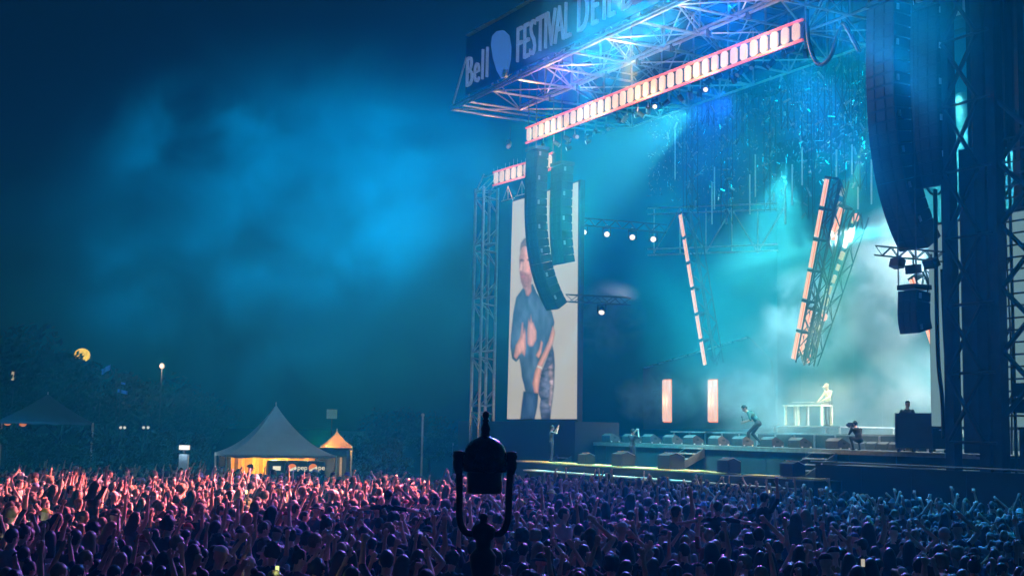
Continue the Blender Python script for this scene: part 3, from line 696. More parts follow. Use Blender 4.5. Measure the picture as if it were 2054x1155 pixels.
box_truss(PV(1162, 444, 3), PV(1330, 458, 3), .4, lt, STEEL, .03, .7, side=ZV)
lt2 = thing('inner_truss', PV(1230, 605, 2), 'short dark truss with one beam lamp beside the left screen', 'truss')
box_truss(PV(1138, 598, -1.6), PV(1262, 604, 0), .35, lt2, STEEL, .03, .5, side=ZV)
moving_head(1207, 624, -.4, PV(1160, 900, -5), 'single lamp throwing a beam down beside the left screen', sc=.85)
for k, (x, y, v) in enumerate(((1313, 214, -2), (1415, 180, -1.5), (1470, 157, -1.5), (1139, 298, -2.4), (1178, 285, -2.2), (1276, 232, -2))):
    moving_head(x, y, v, camt if k < 3 else S(-20, -20, 10), ('lit lamp under the roof truss, %s from the left of three' % names[k]) if k < 3 else ('pale lamp under the left of the roof, %s from the left' % names[k - 3]), lens=LENS if k < 3 else mat('pale_lens', (.3, .35, .35), .2, emit=(.55, .72, .6), estr=.8), sc=.6)
# clutter of rigged fixtures under the bar
for k in range(26):
    x = 1090 + k * 21; y = 292 - k * 8.2 + random.uniform(-4, 12); v = random.uniform(-3.2, -1)
    p = PV(x, y, v); t = thing('rig_fixture', p - ZV * .2, f'{names[k]} from the left of the small fixtures rigged under the glowing bar', 'stage light', 'fixtures rigged under the bar')
    dd = (U * random.uniform(-1, 1) + V * random.uniform(-1, 1) - ZV * random.uniform(.1, 1)).normalized()
    obj('can', MB().tube(p, p + dd * .35, .11, 8), STEEL, t); obj('reflector', MB().tube(p + dd * .352, p + dd * .37, .1, 8), ALU, t)
    obj('hook_clamp', MB().tube(p, p + ZV * .5, .03), ALU, t); obj('lamp_bar', MB().tube(p + ZV * .5 - U * .5, p + ZV * .5 + U * .5, .03), ALU, t)
# small left floodlights reflector disc at roof side
rd = thing('reflector_disc', PV(1023, 290, -1.5), 'pale round reflector above the left screen header', 'reflector')
obj('dish', MB().path([PV(1023, 290, -1.5), PV(1023, 290, -1.5) - V * .1], [.18, .27], 16), mat('dish_grey', (.5, .5, .55), .4), rd, True)
obj('dish_arm', MB().tube(PV(1023, 290, -1.5), S(UVZ(PV(1023, 290, -1.5))[0], -1.5, RZ), .02), STEEL, rd)

# ------------------------------------------------------------------ stage furniture
def wedge_mesh(wd=.72):
    pr = [(-.3, 0), (-.32, .3), (-.12, .42), (.3, .2), (.32, 0)]
    me = MB().prism([Vector((-wd / 2, a, b)) for a, b in pr], Vector((wd, 0, 0))).mesh('cabinet'); me.materials.append(WEDGE); return me
wm = wedge_mesh(); hm = MB().box((.365, -.02, .22), .02, .12, .06).mesh('handle'); hm.materials.append(BLACK)
fm = MB().box((0, 0, -.02), .05, .05, .05).mesh('foot'); fm.materials.append(mat('white_foot', (.8, .78, .7), .5))
gm = MB().add([Vector((-.33, -.1, .425)), Vector((.33, -.1, .425)), Vector((.33, .29, .22)), Vector((-.33, .29, .22))], [(0, 1, 2, 3)]).mesh('grille'); gm.materials.append(GRILLE)
for k, px in enumerate((1225, 1267, 1306, 1349, 1390, 1441, 1489, 1548, 1604, 1680)):
    u_ = UVZ(PV(px, 893, .4))[0]; p = S(u_, .42, DECK + .03)
    t = thing('floor_monitor', p - ZV * .03, f'{names[k]} floor monitor wedge from the left along the stage edge', 'speaker', 'floor monitors along the stage edge')
    m = frame_mat(p, U, V, ZV)
    inst('cabinet', wm, t, m); inst('handle', hm, t, m); inst('grille', gm, t, m)
    for a in (-.22, .22): inst('foot', fm, t, m @ Matrix.Translation((.375, a, .05)))
for k in range(5):
    p = S(3.6 + k * .62, 2.62, DECK + .03); t = thing('floor_monitor', p - ZV * .03, f'{names[k]} from the left of the small boxes under the riser lip', 'speaker', 'small boxes under the riser lip')
    m = frame_mat(p, U, V, ZV) @ Matrix.Scale(.72, 4); inst('cabinet', wm, t, m); inst('handle', hm, t, m); inst('grille', gm, t, m)
def pit_box(px, py, sz, label):
    u_ = UVZ(PV(px, py, -3.4))[0]; t = thing('pit_speaker', S(u_, -3.4, zrun), label, 'speaker', 'front fill speakers in the pit')
    a = sz / 2; pr = [(-a, 0), (-a, sz * .75), (-a * .1, sz * .88), (a, sz * .66), (a, 0)]
    obj('cabinet', MB().prism([S(u_ - sz * .55, -3.4 + x, zrun + .005 + z) for x, z in pr], U * (sz * 1.1)), CAB, t)
    obj('grille', MB().prism([S(u_ + sz * .56, -3.4 + x * .8, zrun + .07 + z * .8) for x, z in pr], U * .012), GRILLE, t)
    obj('edge_strip', MB().prism([S(u_ - sz * .55, -3.4 - a * .1, zrun + .01 + sz * .88), S(u_ - sz * .55, -3.4 + a, zrun + .01 + sz * .66), S(u_ - sz * .55, -3.4 + a, zrun + .04 + sz * .66), S(u_ - sz * .55, -3.4 - a * .1, zrun + .04 + sz * .88)], U * (sz * 1.1)), ALU, t)
for px, py, sz, lab in ((1176, 930, .55, 'leftmost front fill speaker on the yellow lit pit platform'), (1250, 938, .7, 'second front fill speaker from the left on the pit platform'), (1346, 945, .75, 'front fill speaker before the grey stage stairs'), (1462, 950, .62, 'front fill speaker right of the grey stage stairs'), (1590, 958, .6, 'rightmost front fill speaker near the low wing wall')): pit_box(px, py, sz, lab)
# keyboard stand on the riser
kb = thing('keyboard_table', S(KU + (.5), 4.2, zr2), 'pale keyboard table with equipment on top where the hooded player stands', 'table')
zt_ = zr2 + .92
obj('table_top', MB().sbox(KU + (-1.0), KU + (1.5), 3.9, 4.6, zt_ - .06, zt_), mat('pale_table', (.75, .73, .62), .5), kb)
for a in (-.95, -.1, 1.4):
    for b in (3.95, 4.5): obj('leg', MB().sbox(KU + (a), KU + (a + .09), b, b + .09, zr2, zt_ - .062), mat('pale_table', (.75, .73, .62)), kb)
ky = thing('keyboard', S(KU + (.2), 4.2, zt_), 'grey electronic keyboard lying on the pale table', 'keyboard')
obj('case', MB().sbox(KU + (-.7), KU + (.7), 4.0, 4.35, zt_ + .004, zt_ + .11), WEDGE, ky)
kmw = MB().box((0, 0, 0), .035, .16, .02).mesh('key'); kmw.materials.append(mat('ivory', (.8, .8, .75), .3))
for k in range(32): inst('key', kmw, ky, frame_mat(S(KU - .64 + k * .041, 4.22, zt_ + .122), U, V, ZV))
mx_ = thing('mixer', S(KU + (1.15), 4.2, zt_), 'small tilted mixer box at the right end of the pale table', 'mixer')
obj('case', MB().prism([S(KU + (.9), 4.0, zt_ + .003), S(KU + (.9), 4.45, zt_ + .003), S(KU + (.9), 4.45, zt_ + .16), S(KU + (.9), 4.0, zt_ + .06)], U * .5), WEDGE, mx_)
for k in range(6): obj('knob', MB().tube(S(KU + (.96) + k * .075, 4.2, zt_ + .1), S(KU + (.96) + k * .075, 4.2, zt_ + .14), .02), ALU, mx_)
ms = thing('microphone_stand', S(KU + (1.75), 4.3, zr2), 'thin boom microphone stand right of the hooded player', 'stand')
obj('pole', MB().tube(S(KU + (1.75), 4.3, zr2 + .01), S(KU + (1.75), 4.3, zr2 + 1.35), .014), STEEL, ms); obj('boom', MB().tube(S(KU + (1.75), 4.3, zr2 + 1.1), S(KU + (1.2), 4.2, zr2 + 1.75), .012), ALU, ms)
obj('microphone', MB().ball(S(KU + (1.2), 4.2, zr2 + 1.77), .035), BLACK, ms); obj('foot', MB().tube(S(KU + (1.75), 4.3, zr2), S(KU + (1.75), 4.3, zr2 + .02), .15, 12), BLACK, ms)
# big case / desk on the right
cu = UVZ(PV(1842, 870, -.1))[0]
ds = thing('flight_case', S(cu, -.0, DECK), 'big dark flight case desk at the right end of the stage', 'case')
obj('case_body', MB().sbox(cu - .85, cu + .85, -.32, .55, DECK + .14, DECK + 1.38), mat('case_blue', (.03, .045, .055), .6, 0, .3, 3), ds)
for a in (-.8, .7):
    for b in (-.28, .45): obj('castor', MB().tube(S(cu + a, b, DECK + .07), S(cu + a + .08, b, DECK + .07), .068, 10), RUBBER, ds)
for a in (-.853, .853):
    for b in (-.322, .55): obj('corner_rail', MB().sbox(cu + a - .02, cu + a + .02, b - .02, b + .02, DECK + .14, DECK + 1.39), STEEL, ds)
obj('side_handle', MB().tube(S(cu + .87, .0, DECK + .8), S(cu + .87, .25, DECK + .8), .02), ALU, ds)

# ================================================================== PEOPLE
SHIRT = mat('shirt_cloth', (.1, .1, .1), .85, 0, .25, 9, objcol=True)
TROUS = mat('trouser_cloth', (.03, .035, .05), .85, 0, .3, 8)
SHOE = mat('shoe_leather', (.03, .03, .03), .5)
HAIRS = [mat('hair_black', (.012, .010, .009), .5, 0, .3, 20), mat('hair_brown', (.045, .026, .016), .5, 0, .3, 20), mat('hair_blond', (.22, .15, .07), .5, 0, .3, 20)]
V3 = Vector
def base_pose():
    J = dict(pelvis=(0, 0, .96), waist=(0, .0, 1.12), chest=(0, -.01, 1.33), neck=(0, .0, 1.5), head=(0, .03, 1.645))
    for s, k in ((-1, 'L'), (1, 'R')):
        J['sh' + k] = (s * .185, -.01, 1.43); J['el' + k] = (s * .235, -.04, 1.15); J['wr' + k] = (s * .23, .08, .92)
        J['hip' + k] = (s * .095, 0, .92); J['kn' + k] = (s * .105, .03, .5); J['an' + k] = (s * .11, -.02, .09); J['toe' + k] = (s * .125, .15, .045)
    return J
def frustum(mb, a, b, ra, rb, n=10):
    mb.tube(a, b, ra, n, rb); mb.ball(a, ra, n=n, m=6); mb.ball(b, rb, n=n, m=6)
def build_person(name, J, voxel=.0125, faces=2600, sleeves='short', fist=()):
    J = {k: V3(p) for k, p in J.items()}; mb = MB(); segs = []
    def limb(a, b, ra, rb, tagn): frustum(mb, a, b, ra, rb); segs.append((a, b, tagn))
    # torso as stacked ellipsoids along the spine, oriented to the shoulders
    side = (J['shR'] - J['shL']).normalized(); upv = (J['neck'] - J['pelvis']).normalized(); side = (side - upv * side.dot(upv)).normalized(); fr = upv.cross(side)
    ax = (side, fr, upv)
    mb.ball(J['pelvis'], .165, .125, .14, ax=ax); mb.ball(J['waist'], .145, .108, .16, ax=ax); mb.ball(J['chest'], .178, .122, .18, ax=ax)
    mb.ball(J['chest'].lerp(J['neck'], .45), .165, .09, .09, ax=ax)
    segs += [(J['pelvis'], J['waist'] - upv * .06, 1), (J['waist'], J['chest'], 1), (J['chest'], J['neck'] - upv * .07, 1), (J['shL'], J['shR'], 1)]
    limb(J['neck'] - upv * .05, J['head'] - V3((0, .01, .06)), .058, .055, 0)
    hd = (J['head'] - J['neck']).normalized(); hx = side; hf = hd.cross(hx); hf.normalize()
    hc = J['head']; hax = (hx, hf, hx.cross(hf))
    mb.ball(hc + hd * .025, .077, .094, .1, n=14, m=10, ax=hax); mb.ball(hc - hd * .045 + hf * .022, .057, .066, .075, n=12, m=8, ax=hax)
    mb.tube(hc + hf * .085 + hd * .015, hc + hf * .112 - hd * .025, .008, 8, .017); mb.ball(hc + hf * .108 - hd * .027, .016)          # nose
    mb.ball(hc + hf * .078 - hd * .062, .026, .014, .012, ax=hax)                                                                     # lips
    for s in (-1, 1):
        mb.ball(hc + hx * (s * .079) - hd * .005 - hf * .01, .012, .022, .034, ax=hax)                                               # ears
        mb.ball(hc + hx * (s * .033) + hf * .083 + hd * .022, .02, .012, .01, ax=hax)                                                 # brows
    segs.append((hc - hd * .08, hc + hd * .12, 0))
    for s, k in ((-1, 'L'), (1, 'R')):
        up_t = 1 if sleeves != 'none' else 0; fo_t = 1 if sleeves == 'long' else 0
        sh, el, wr = J['sh' + k], J['el' + k], J['wr' + k]
        limb(sh, el, .058, .043, up_t); limb(el, wr, .043, .028, fo_t)
        d = (wr - el).normalized(); x = side - d * side.dot(d)
        x = x.normalized() if x.length > .2 else d.orthogonal().normalized()
        n_ = d.cross(x)
        pal = wr + d * .055; mb.ball(pal, .042, .018, .055, ax=(x, n_, d)); segs.append((wr + d * .01, wr + d * .17, 0))
        for i, (off, L) in enumerate(((-.032, .062), (-.011, .076), (.011, .072), (.031, .056))):
            a = pal + d * .035 + x * off; sp = x * off * .35
            if k in fist: b = a + d * .02 + n_ * .03; c = a - d * .02 + n_ * .035
            else: b = a + d * L * .55 + sp * .6; c = a + d * L + sp + n_ * .018
            frustum(mb, a, b, .0115, .0105, 7); frustum(mb, b, c, .0105, .009, 7)
        a = pal - d * .02 - x * (s * .034); b = a + d * .03 - x * (s * .03) + n_ * .01; c = b + d * .032 - x * (s * .006) + n_ * .012
        frustum(mb, a, b, .014, .012, 7); frustum(mb, b, c, .012, .0095, 7)
        limb(J['hip' + k], J['kn' + k], .088, .058, 2); limb(J['kn' + k], J['an' + k], .06, .042, 2)
        limb(J['an' + k] - V3((0, .03, .03)), J['toe' + k], .045, .036, 3)
    me = mb.mesh(name + '_raw'); o = bpy.data.objects.new('raw', me); COL.objects.link(o)
    m = o.modifiers.new('r', 'REMESH'); m.mode = 'VOXEL'; m.voxel_size = voxel
    m = o.modifiers.new('s', 'SMOOTH'); m.factor = .5; m.iterations = 2
    dg = bpy.context.evaluated_depsgraph_get(); tot = len(o.evaluated_get(dg).data.polygons) * 2
    m = o.modifiers.new('d', 'DECIMATE'); m.ratio = min(1, faces / tot)
    dg = bpy.context.evaluated_depsgraph_get(); hi = bpy.data.meshes.new_from_object(o.evaluated_get(dg)); hi.name = name
    m.ratio = 460 / tot
    dg = bpy.context.evaluated_depsgraph_get(); lo = bpy.data.meshes.new_from_object(o.evaluated_get(dg)); lo.name = name + '_far'
    bpy.data.objects.remove(o); bpy.data.meshes.remove(me)
    A = np.array([tuple(s_[0]) for s_ in segs]); B = np.array([tuple(s_[1]) for s_ in segs]); T_ = np.array([s_[2] for s_ in segs]); D = B - A; DD = (D * D).sum(1) + 1e-9
    for q_ in (hi, lo):
        n = len(q_.polygons); c = np.empty(n * 3); q_.polygons.foreach_get('center', c); c = c.reshape(-1, 3)
        t = np.clip(((c[:, None] - A) * D).sum(2) / DD, 0, 1); dist = ((c[:, None] - (A + t[..., None] * D)) ** 2).sum(2)
        ix = T_[dist.argmin(1)]; ix = np.where(c[:, 2] < .075, 3, ix)
        for mm in (SKIN, SHIRT, TROUS, SHOE): q_.materials.append(mm)
        q_.polygons.foreach_set('material_index', ix.astype(np.int32)); q_.polygons.foreach_set('use_smooth', [True] * n)
    return hi, lo, (hc, hax)
def pose(**kw):
    J = base_pose(); J.update(kw); return J
POSES = [
    ('arms down', pose()),
    ('right arm up', pose(elR=(.27, .06, 1.66), wrR=(.24, .1, 1.92))),
    ('left arm up', pose(elL=(-.3, .08, 1.62), wrL=(-.22, .16, 1.88))),
    ('both arms up', pose(elL=(-.3, .03, 1.66), wrL=(-.33, .08, 1.93), elR=(.3, .05, 1.64), wrR=(.26, .14, 1.9))),
    ('clapping', pose(elL=(-.3, .16, 1.3), wrL=(-.06, .33, 1.52), elR=(.3, .16, 1.3), wrR=(.06, .33, 1.52))),
    ('hands before face', pose(elL=(-.25, .18, 1.38), wrL=(-.1, .3, 1.66), elR=(.25, .18, 1.38), wrR=(.1, .3, 1.66))),
    ('arm over head', pose(elR=(.36, .02, 1.62), wrR=(.13, .08, 1.84), elL=(-.3, .1, 1.22), wrL=(-.15, .26, 1.2))),
    ('arms spread overhead', pose(elL=(-.42, .03, 1.58), wrL=(-.56, .06, 1.82), elR=(.42, .03, 1.58), wrR=(.58, .06, 1.8))),
    ('arms folded', pose(elL=(-.29, .08, 1.17), wrL=(-.02, .2, 1.2), elR=(.29, .08, 1.17), wrR=(.04, .22, 1.16), head=(.02, .04, 1.64))),
    ('left fist up', pose(elL=(-.28, .14, 1.6), wrL=(-.27, .22, 1.86), elR=(.27, .1, 1.2), wrR=(.2, .26, 1.3))),
]
PROT = [build_person('person_body', J, sleeves=('short', 'none', 'short', 'short', 'long', 'short', 'none', 'short', 'long', 'short')[k], fist=('L',) if k == 9 else ()) for k, (_, J) in enumerate(POSES)]
SITJ = pose(pelvis=(0, 0, .96), knL=(-.14, .36, .9), knR=(.14, .36, .9), anL=(-.14, .34, .5), anR=(.14, .34, .5), toeL=(-.15, .46, .42), toeR=(.15, .46, .42), elL=(-.42, .1, 1.35), wrL=(-.6, .2, 1.5), elR=(.28, .08, 1.66), wrR=(.25, .1, 1.94))
SIT = build_person('person_body', SITJ)
SITJ2 = dict(SITJ); SITJ2.update(elL=(-.42, .05, 1.4), wrL=(-.64, .1, 1.36), elR=(.43, .05, 1.4), wrR=(.66, .1, 1.36)); SIT2 = build_person('person_body', SITJ2)
# hair and hats, centred on the head
def hair_mb(style, hi=True):
    n, m = (16, 12) if hi else (8, 6); mb = MB(); r = random.Random(len(style))
    if style in ('short', 'long', 'bun'):
        b = MB().ball((0, -.012, .03), .089, .106, .112, n=n, m=m)
        keep = [f for f in b.f if all((b.v[i].z > -.01 or b.v[i].y < -.02) and not (b.v[i].y > .06 and b.v[i].z < .085) and b.v[i].z > -.075 for i in f)]
        for p in b.v: p += V3((r.uniform(-1, 1), r.uniform(-1, 1), r.uniform(-1, 1))) * .006
        mb.add(b.v, keep)
        if style == 'long':
            rings = 6; k = 10; vs = []
            for i in range(rings):
                t = i / (rings - 1); z = .05 - .36 * t; w_ = .094 + .03 * math.sin(t * 2.4)
                for j in range(k):
                    a = math.pi * (.98 + 1.04 * j / (k - 1)); vs.append(V3((w_ * math.cos(a) + r.uniform(-.008, .008), (.105 + .02 * t) * math.sin(a) - .012 - .03 * t + r.uniform(-.01, .01), z + r.uniform(-.015, .015))))
            mb.add(vs, [(i * k + j, i * k + j + 1, (i + 1) * k + j + 1, (i + 1) * k + j) for i in range(rings - 1) for j in range(k - 1)])
        if style == 'bun': mb.ball((0, -.08, .13), .045, n=8, m=6)
    elif style == 'curly':
        b = MB().ball((0, -.022, .035), .112, .122, .125, n=n + 4, m=m + 2)
        for p in b.v: p *= 1 + r.uniform(-.11, .12)
        mb.add(b.v, [f for f in b.f if all(b.v[i].z > -.07 and not (b.v[i].y > .05 and b.v[i].z < .07) for i in f)])
    elif style == 'cap':
        b = MB().ball((0, -.005, .05), .092, .108, .095, n=n, m=m); mb.add(b.v, [f for f in b.f if all(b.v[i].z > .035 for i in f)])
        mb.prism([V3((.07, .07, .055)), V3((.055, .17, .045)), V3((0, .19, .045)), V3((-.055, .17, .045)), V3((-.07, .07, .055))], (0, 0, .012))
    elif style == 'hat':
        b = MB().ball((0, -.005, .06), .094, .108, .1, n=n, m=m); mb.add(b.v, [f for f in b.f if all(b.v[i].z > .05 for i in f)])
        mb.lathe((0, -.005, .05), [(.09, .02), (.165, -.025), (.163, -.032), (.088, .01)], 14 if hi else 8)
    return mb
HST = ['short', 'long', 'bun', 'cap', 'hat', 'curly']
HM = {s_: hair_mb(s_).mesh('hair' if s_ in ('short', 'long', 'bun', 'curly') else 'headwear', smooth=True) for s_ in HST}
HM2 = {}
for s_ in HST:
    for k, hmx in enumerate(HAIRS):
        me = HM[s_].copy(); me.materials.append(hmx if s_ in ('short', 'long', 'bun', 'curly') else mat('headwear_cloth', (.1, .1, .1), .85, 0, .2, 9, objcol=True)); HM2[s_, k] = me
def place_person(proto, loc, rz, sc, style, hk, col, label, hatcol=None, group=None, rx=0):
    hi, lo, (hc, hax) = proto
    o = bpy.data.objects.new('person', hi); COL.objects.link(o); o.location = loc; o.rotation_euler = (rx, 0, rz); o.scale = (sc,) * 3
    o.color = (*col, 1); ROOT[o] = V3(loc); tag(o, label, 'person', group)
    h = bpy.data.objects.new('hair' if style in ('short', 'long', 'bun', 'curly') else ('baseball_cap' if style == 'cap' else 'brimmed_hat'), HM2[style, hk]); COL.objects.link(h); h.parent = o
    h.matrix_local = frame_mat(hc, *hax); h.color = (*(hatcol or (.1, .1, .12)), 1)
    return o
def face_dir(p, tgt): d = tgt - p; return math.atan2(-d.x, d.y)

# stage performers --------------------------------------------------
PJ = dict(pelvis=(0, -.12, .84), waist=(0, -.04, .98), chest=(0, .12, 1.13), neck=(0, .26, 1.25), head=(0, .36, 1.35),
    shL=(-.18, .2, 1.2), shR=(.18, .2, 1.2), elL=(-.26, .1, .95), wrL=(-.12, .34, .86), elR=(.26, .08, .95), wrR=(.1, .38, .9),
    hipL=(-.095, -.12, .82), hipR=(.095, -.12, .82), knL=(-.12, .2, .5), knR=(.12, .1, .46), anL=(-.13, .16, .1), anR=(.14, -.24, .1), toeL=(-.14, .32, .045), toeR=(.15, -.08, .045))
perf = build_person('person_body', PJ, sleeves='short', faces=4200)
pu = UVZ(PV(1514, 893, 1.1))[0]
pm = place_person(perf, S(pu, 1.1, DECK), face_dir(S(pu, 1.1, 0), S(pu - 3.2, -1.6, 0)), 1.2, 'short', 0, (.03, .12, .13), 'singer in dark shirt and trousers hunched forward with microphone at the stage edge')
# yellow-lit jacket back
hw = pm.matrix_basis
mic = thing('microphone', hw @ V3((.1, .42, .93)), 'black hand microphone held by the hunched singer', 'microphone')
mp = hw @ V3((.06, .44, .9)); mq = hw @ V3((0, .46, 1.06))
obj('handle', MB().tube(mp, mq, .016, 8), BLACK, mic); obj('head', MB().ball(mq, .03, n=10, m=8), GRILLE, mic, True)
DJJ = pose(elL=(-.27, .12, 1.2), wrL=(-.14, .38, 1.06), elR=(.27, .12, 1.2), wrR=(.14, .38, 1.06), head=(0, .06, 1.64))
dj = build_person('person_body', DJJ, sleeves='long', faces=4200)
place_person(dj, S(KU + .75, 5.0, zr2), face_dir(S(KU + .75, 5, 0), S(KU + .4, 0, 0)), 1.06, 'cap', 1, (.75, .68, .42), 'keyboard player in a pale yellow hoodie behind the pale table', hatcol=(.75, .68, .42))
tcu = UVZ(PV(1820, 850, 1.1))[0]
place_person(PROT[8], S(tcu, 1.1, DECK), face_dir(S(tcu, 1, 0), S(tcu - 3, 4, 0)), 1.05, 'cap', 0, (.02, .03, .04), 'technician in dark cap standing behind the big flight case', hatcol=(.03, .04, .05))
CRJ = pose(pelvis=(0, -.2, .42), waist=(0, -.16, .56), chest=(0, -.06, .75), neck=(0, .02, .9), head=(0, .08, 1.04), shL=(-.18, -.02, .84), shR=(.18, -.02, .84), elL=(-.25, .12, .64), wrL=(-.08, .26, .9), elR=(.25, .12, .64), wrR=(.08, .26, .92),
    hipL=(-.1, -.2, .4), hipR=(.1, -.2, .4), knL=(-.16, .18, .5), knR=(.16, .18, .5), anL=(-.14, -.02, .09), anR=(.14, -.02, .09), toeL=(-.15, .14, .045), toeR=(.15, .14, .045))
crp = build_person('person_body', CRJ, sleeves='long', faces=3000)
ku = UVZ(PV(1714, 890, -.0))[0]
cp = place_person(crp, S(ku, .1, DECK), face_dir(S(ku, 0, 0), S(ku - 6, 1.5, 0)), .95, 'short', 0, (.015, .015, .02), 'crouching camera operator in black at the stage edge near the flight case')
cm_ = thing('video_camera', cp.matrix_basis @ V3((0, .34, .9)), 'black video camera held by the crouching operator', 'camera')
cb0 = cp.matrix_basis @ V3((0, .34, 1.0)); fdir = (cp.matrix_basis.to_3x3() @ V3((0, 1, 0))).normalized(); sdir = fdir.cross(ZV)
obj('body', MB().box(cb0, .16, .34, .18, (sdir, fdir, ZV)), BLACK, cm_); obj('lens', MB().tube(cb0 + fdir * .17, cb0 + fdir * .34, .06, 12), BLACK, cm_)
for px, v, z0, pz, fx, lab in ((1106, -3.6, None, 5, (.1, .1, .1), 'photographer in dark clothes standing at the left end of the pit platform'), (1268, -2.0, None, 5, (.03, .04, .05), 'photographer with camera standing in the pit before the stage fascia')):
    u_ = UVZ(PV(px, 900, v))[0]; p = S(u_, v, zrun if v < -2.5 else zrun - .1)
    if v > -2.5:
        pb = obj('pit_step', MB().sbox(u_ - .5, u_ + .5, v - .4, v + .4, 0, zrun - .105), BLACK); tag(pb, 'small black step under the photographer before the stage fascia', 'step')
    place_person(PROT[pz], p, face_dir(p, S(u_ + (2 if v < -3 else -1), 3, 0)), .97, 'short', 0, fx, lab)

# the crowd ---------------------------------------------------------
cand = []
look = S(CENTER, 4, 0)
sp = .70
for i in range(-60, 80):
    for j in range(0, 90):
        x = i * sp + (j % 2) * sp * .5 + random.uniform(-.2, .2); y = 12.6 + j * sp * .92 + random.uniform(-.2, .2)
        p = V3((x, y, 0)); u_, v_, _ = UVZ(p); v_ = (p - O).dot(V)
        if v_ > -5.7: continue
        sx, sy, z = PX(p + ZV * 1.7)
        if sx < -60 or sx > IW + 60 or sy > IH + 60 or y > 50 + 2.2 * math.sin(x * .35): continue
        if (p - V3((-1.0 * 0 - .27, 12.9, 0))).length < .5: continue
        if random.random() < (.06 if y < 40 else .12): continue
        cand.append((y, p, sx, sy))
cand.sort(key=lambda c: c[0])
PAL = [((.012, .013, .02), 'black'), ((.015, .02, .06), 'navy'), ((.03, .05, .16), 'blue'), ((.06, .06, .07), 'grey'), ((.4, .4, .42), 'white'), ((.22, .02, .02), 'red'), ((.03, .06, .07), 'dark teal'), ((.1, .03, .12), 'purple'), ((.3, .2, .05), 'mustard')]
PW = [30, 22, 14, 10, 7, 4, 8, 4, 2]
PWT = [44, 8, 6, 4, 8, 8, 7, 2, 13, 4]
SW = [36, 32, 7, 10, 5, 12]
HW = [50, 34, 16]
HATC = [((.02, .02, .03), 'dark'), ((.5, .5, .48), 'white'), ((.05, .08, .25), 'blue'), ((.45, .36, .03), 'yellow'), ((.4, .05, .03), 'red')]
def pick(rows): 
    return random.choices(range(len(rows)), rows)[0]
people = []
for (y, p, sx, sy) in cand:
    pi = pick(PWT); ci = pick(PW); si = HST[pick(SW)]; hi_ = pick(HW); hc_ = pick([50, 14, 14, 7, 6]); sc_p = random.gauss(.965, .065)
    rz = face_dir(p, look) + random.gauss(0, .35)
    people.append((p, sx, sy, pi, ci, si, hi_, hc_, sc_p, rz))
def region(sx, sy):
    col_ = ('far left', 'below left canopy', 'left of tent', 'below tent', 'left of lamp', 'right of lamp', 'below stage centre', 'below stairs', 'below wing wall', 'far right')[min(9, max(0, int(sx / 206)))]
    row = 'in the front rows nearest the camera' if sy > 1085 else ('in the near middle rows' if sy > 1035 else 'farther back in the crowd')
    return col_, row
HD = {'short': 'short', 'long': 'long', 'bun': 'tied-up', 'curly': 'curly'}
HCN = ['black', 'brown', 'blond']
near = [q_ for q_ in people if q_[2] < IH + 25 and -10 < q_[1] < IW + 10][:296]
nearset = set(id(q_) for q_ in near)
from collections import defaultdict
lab_of = defaultdict(list)
for q_ in near:
    p, sx, sy, pi, ci, si, hk, hc_, s_, rz = q_
    hd = f'{HD[si]} {HCN[hk]} hair' if si in HD else f'{HATC[hc_][1]} {"cap" if si == "cap" else "brimmed hat"}'
    c_, r_ = region(sx, sy)
    lab_of[f'{PAL[ci][1]} top, {hd}, {POSES[pi][0]}, {c_}'].append((r_, q_))
for lab, L in lab_of.items():
    L.sort(key=lambda a: a[1][1])
    for k, (r_, q_) in enumerate(L):
        p, sx, sy, pi, ci, si, hk, hc_, s_, rz = q_
        l2 = 'person in ' + (lab if len(L) == 1 else lab + f', {names[k]} from left')
        place_person(PROT[pi], p, rz, s_, si, hk, PAL[ci][0], l2, hatcol=HATC[hc_][0], group='people in the crowd', rx=random.gauss(0, .05))
# the rest of the crowd: too many and too small to tell apart
lod = []
for k, (hi, lo, (hc, hax)) in enumerate(PROT):
    n = len(lo.vertices); co = np.empty(n * 3); lo.vertices.foreach_get('co', co); co = co.reshape(-1, 3)
    lo.calc_loop_triangles(); nt_ = len(lo.loop_triangles); tri = np.empty(nt_ * 3, np.int32); lo.loop_triangles.foreach_get('vertices', tri); tri = tri.reshape(-1, 3)
    tm = np.empty(nt_, np.int32); lo.loop_triangles.foreach_get('material_index', tm)
    keep = co[tri].mean(1)[:, 2] > .55; lod.append((co, tri[keep], tm[keep], np.array(frame_mat(hc, *hax))))
hl = {}
for s_ in HST:
    b = hair_mb(s_, False); tr3 = []
    for f in b.f:
        for i in range(1, len(f) - 1): tr3.append((f[0], f[i], f[i + 1]))
    hl[s_] = (np.array([tuple(p) for p in b.v]), np.array(tr3))
VX, TX, CX_ = [], [], []; off = 0
skin_t = [(.62, .38, .28), (.68, .44, .33), (.5, .3, .2), (.3, .17, .1), (.7, .48, .36)]
hair_c = [(.012, .010, .009), (.045, .026, .016), (.22, .15, .07)]
for q_ in people:
    if id(q_) in nearset: continue
    p, sx, sy, pi, ci, si, hk, hc_, s_, rz = q_
    co, tri, tm, HMX = lod[pi]; c, s = math.cos(rz), math.sin(rz); R = np.array([[c, -s, 0], [s, c, 0], [0, 0, 1]]) * s_
    sk = random.choice(skin_t); colr = np.array([sk, PAL[ci][0], (.03, .035, .05), (.03, .03, .03)])
    VX.append(co @ R.T + np.array(p)); TX.append(tri + off); CX_.append(colr[tm]); off += len(co)
    hv, ht = hl[si]; hv2 = hv @ HMX[:3, :3].T + HMX[:3, 3]
    VX.append(hv2 @ R.T + np.array(p)); TX.append(ht + off); off += len(hv)
    CX_.append(np.repeat(np.array([hair_c[hk] if si in HD else HATC[hc_][0]]), len(ht), 0))
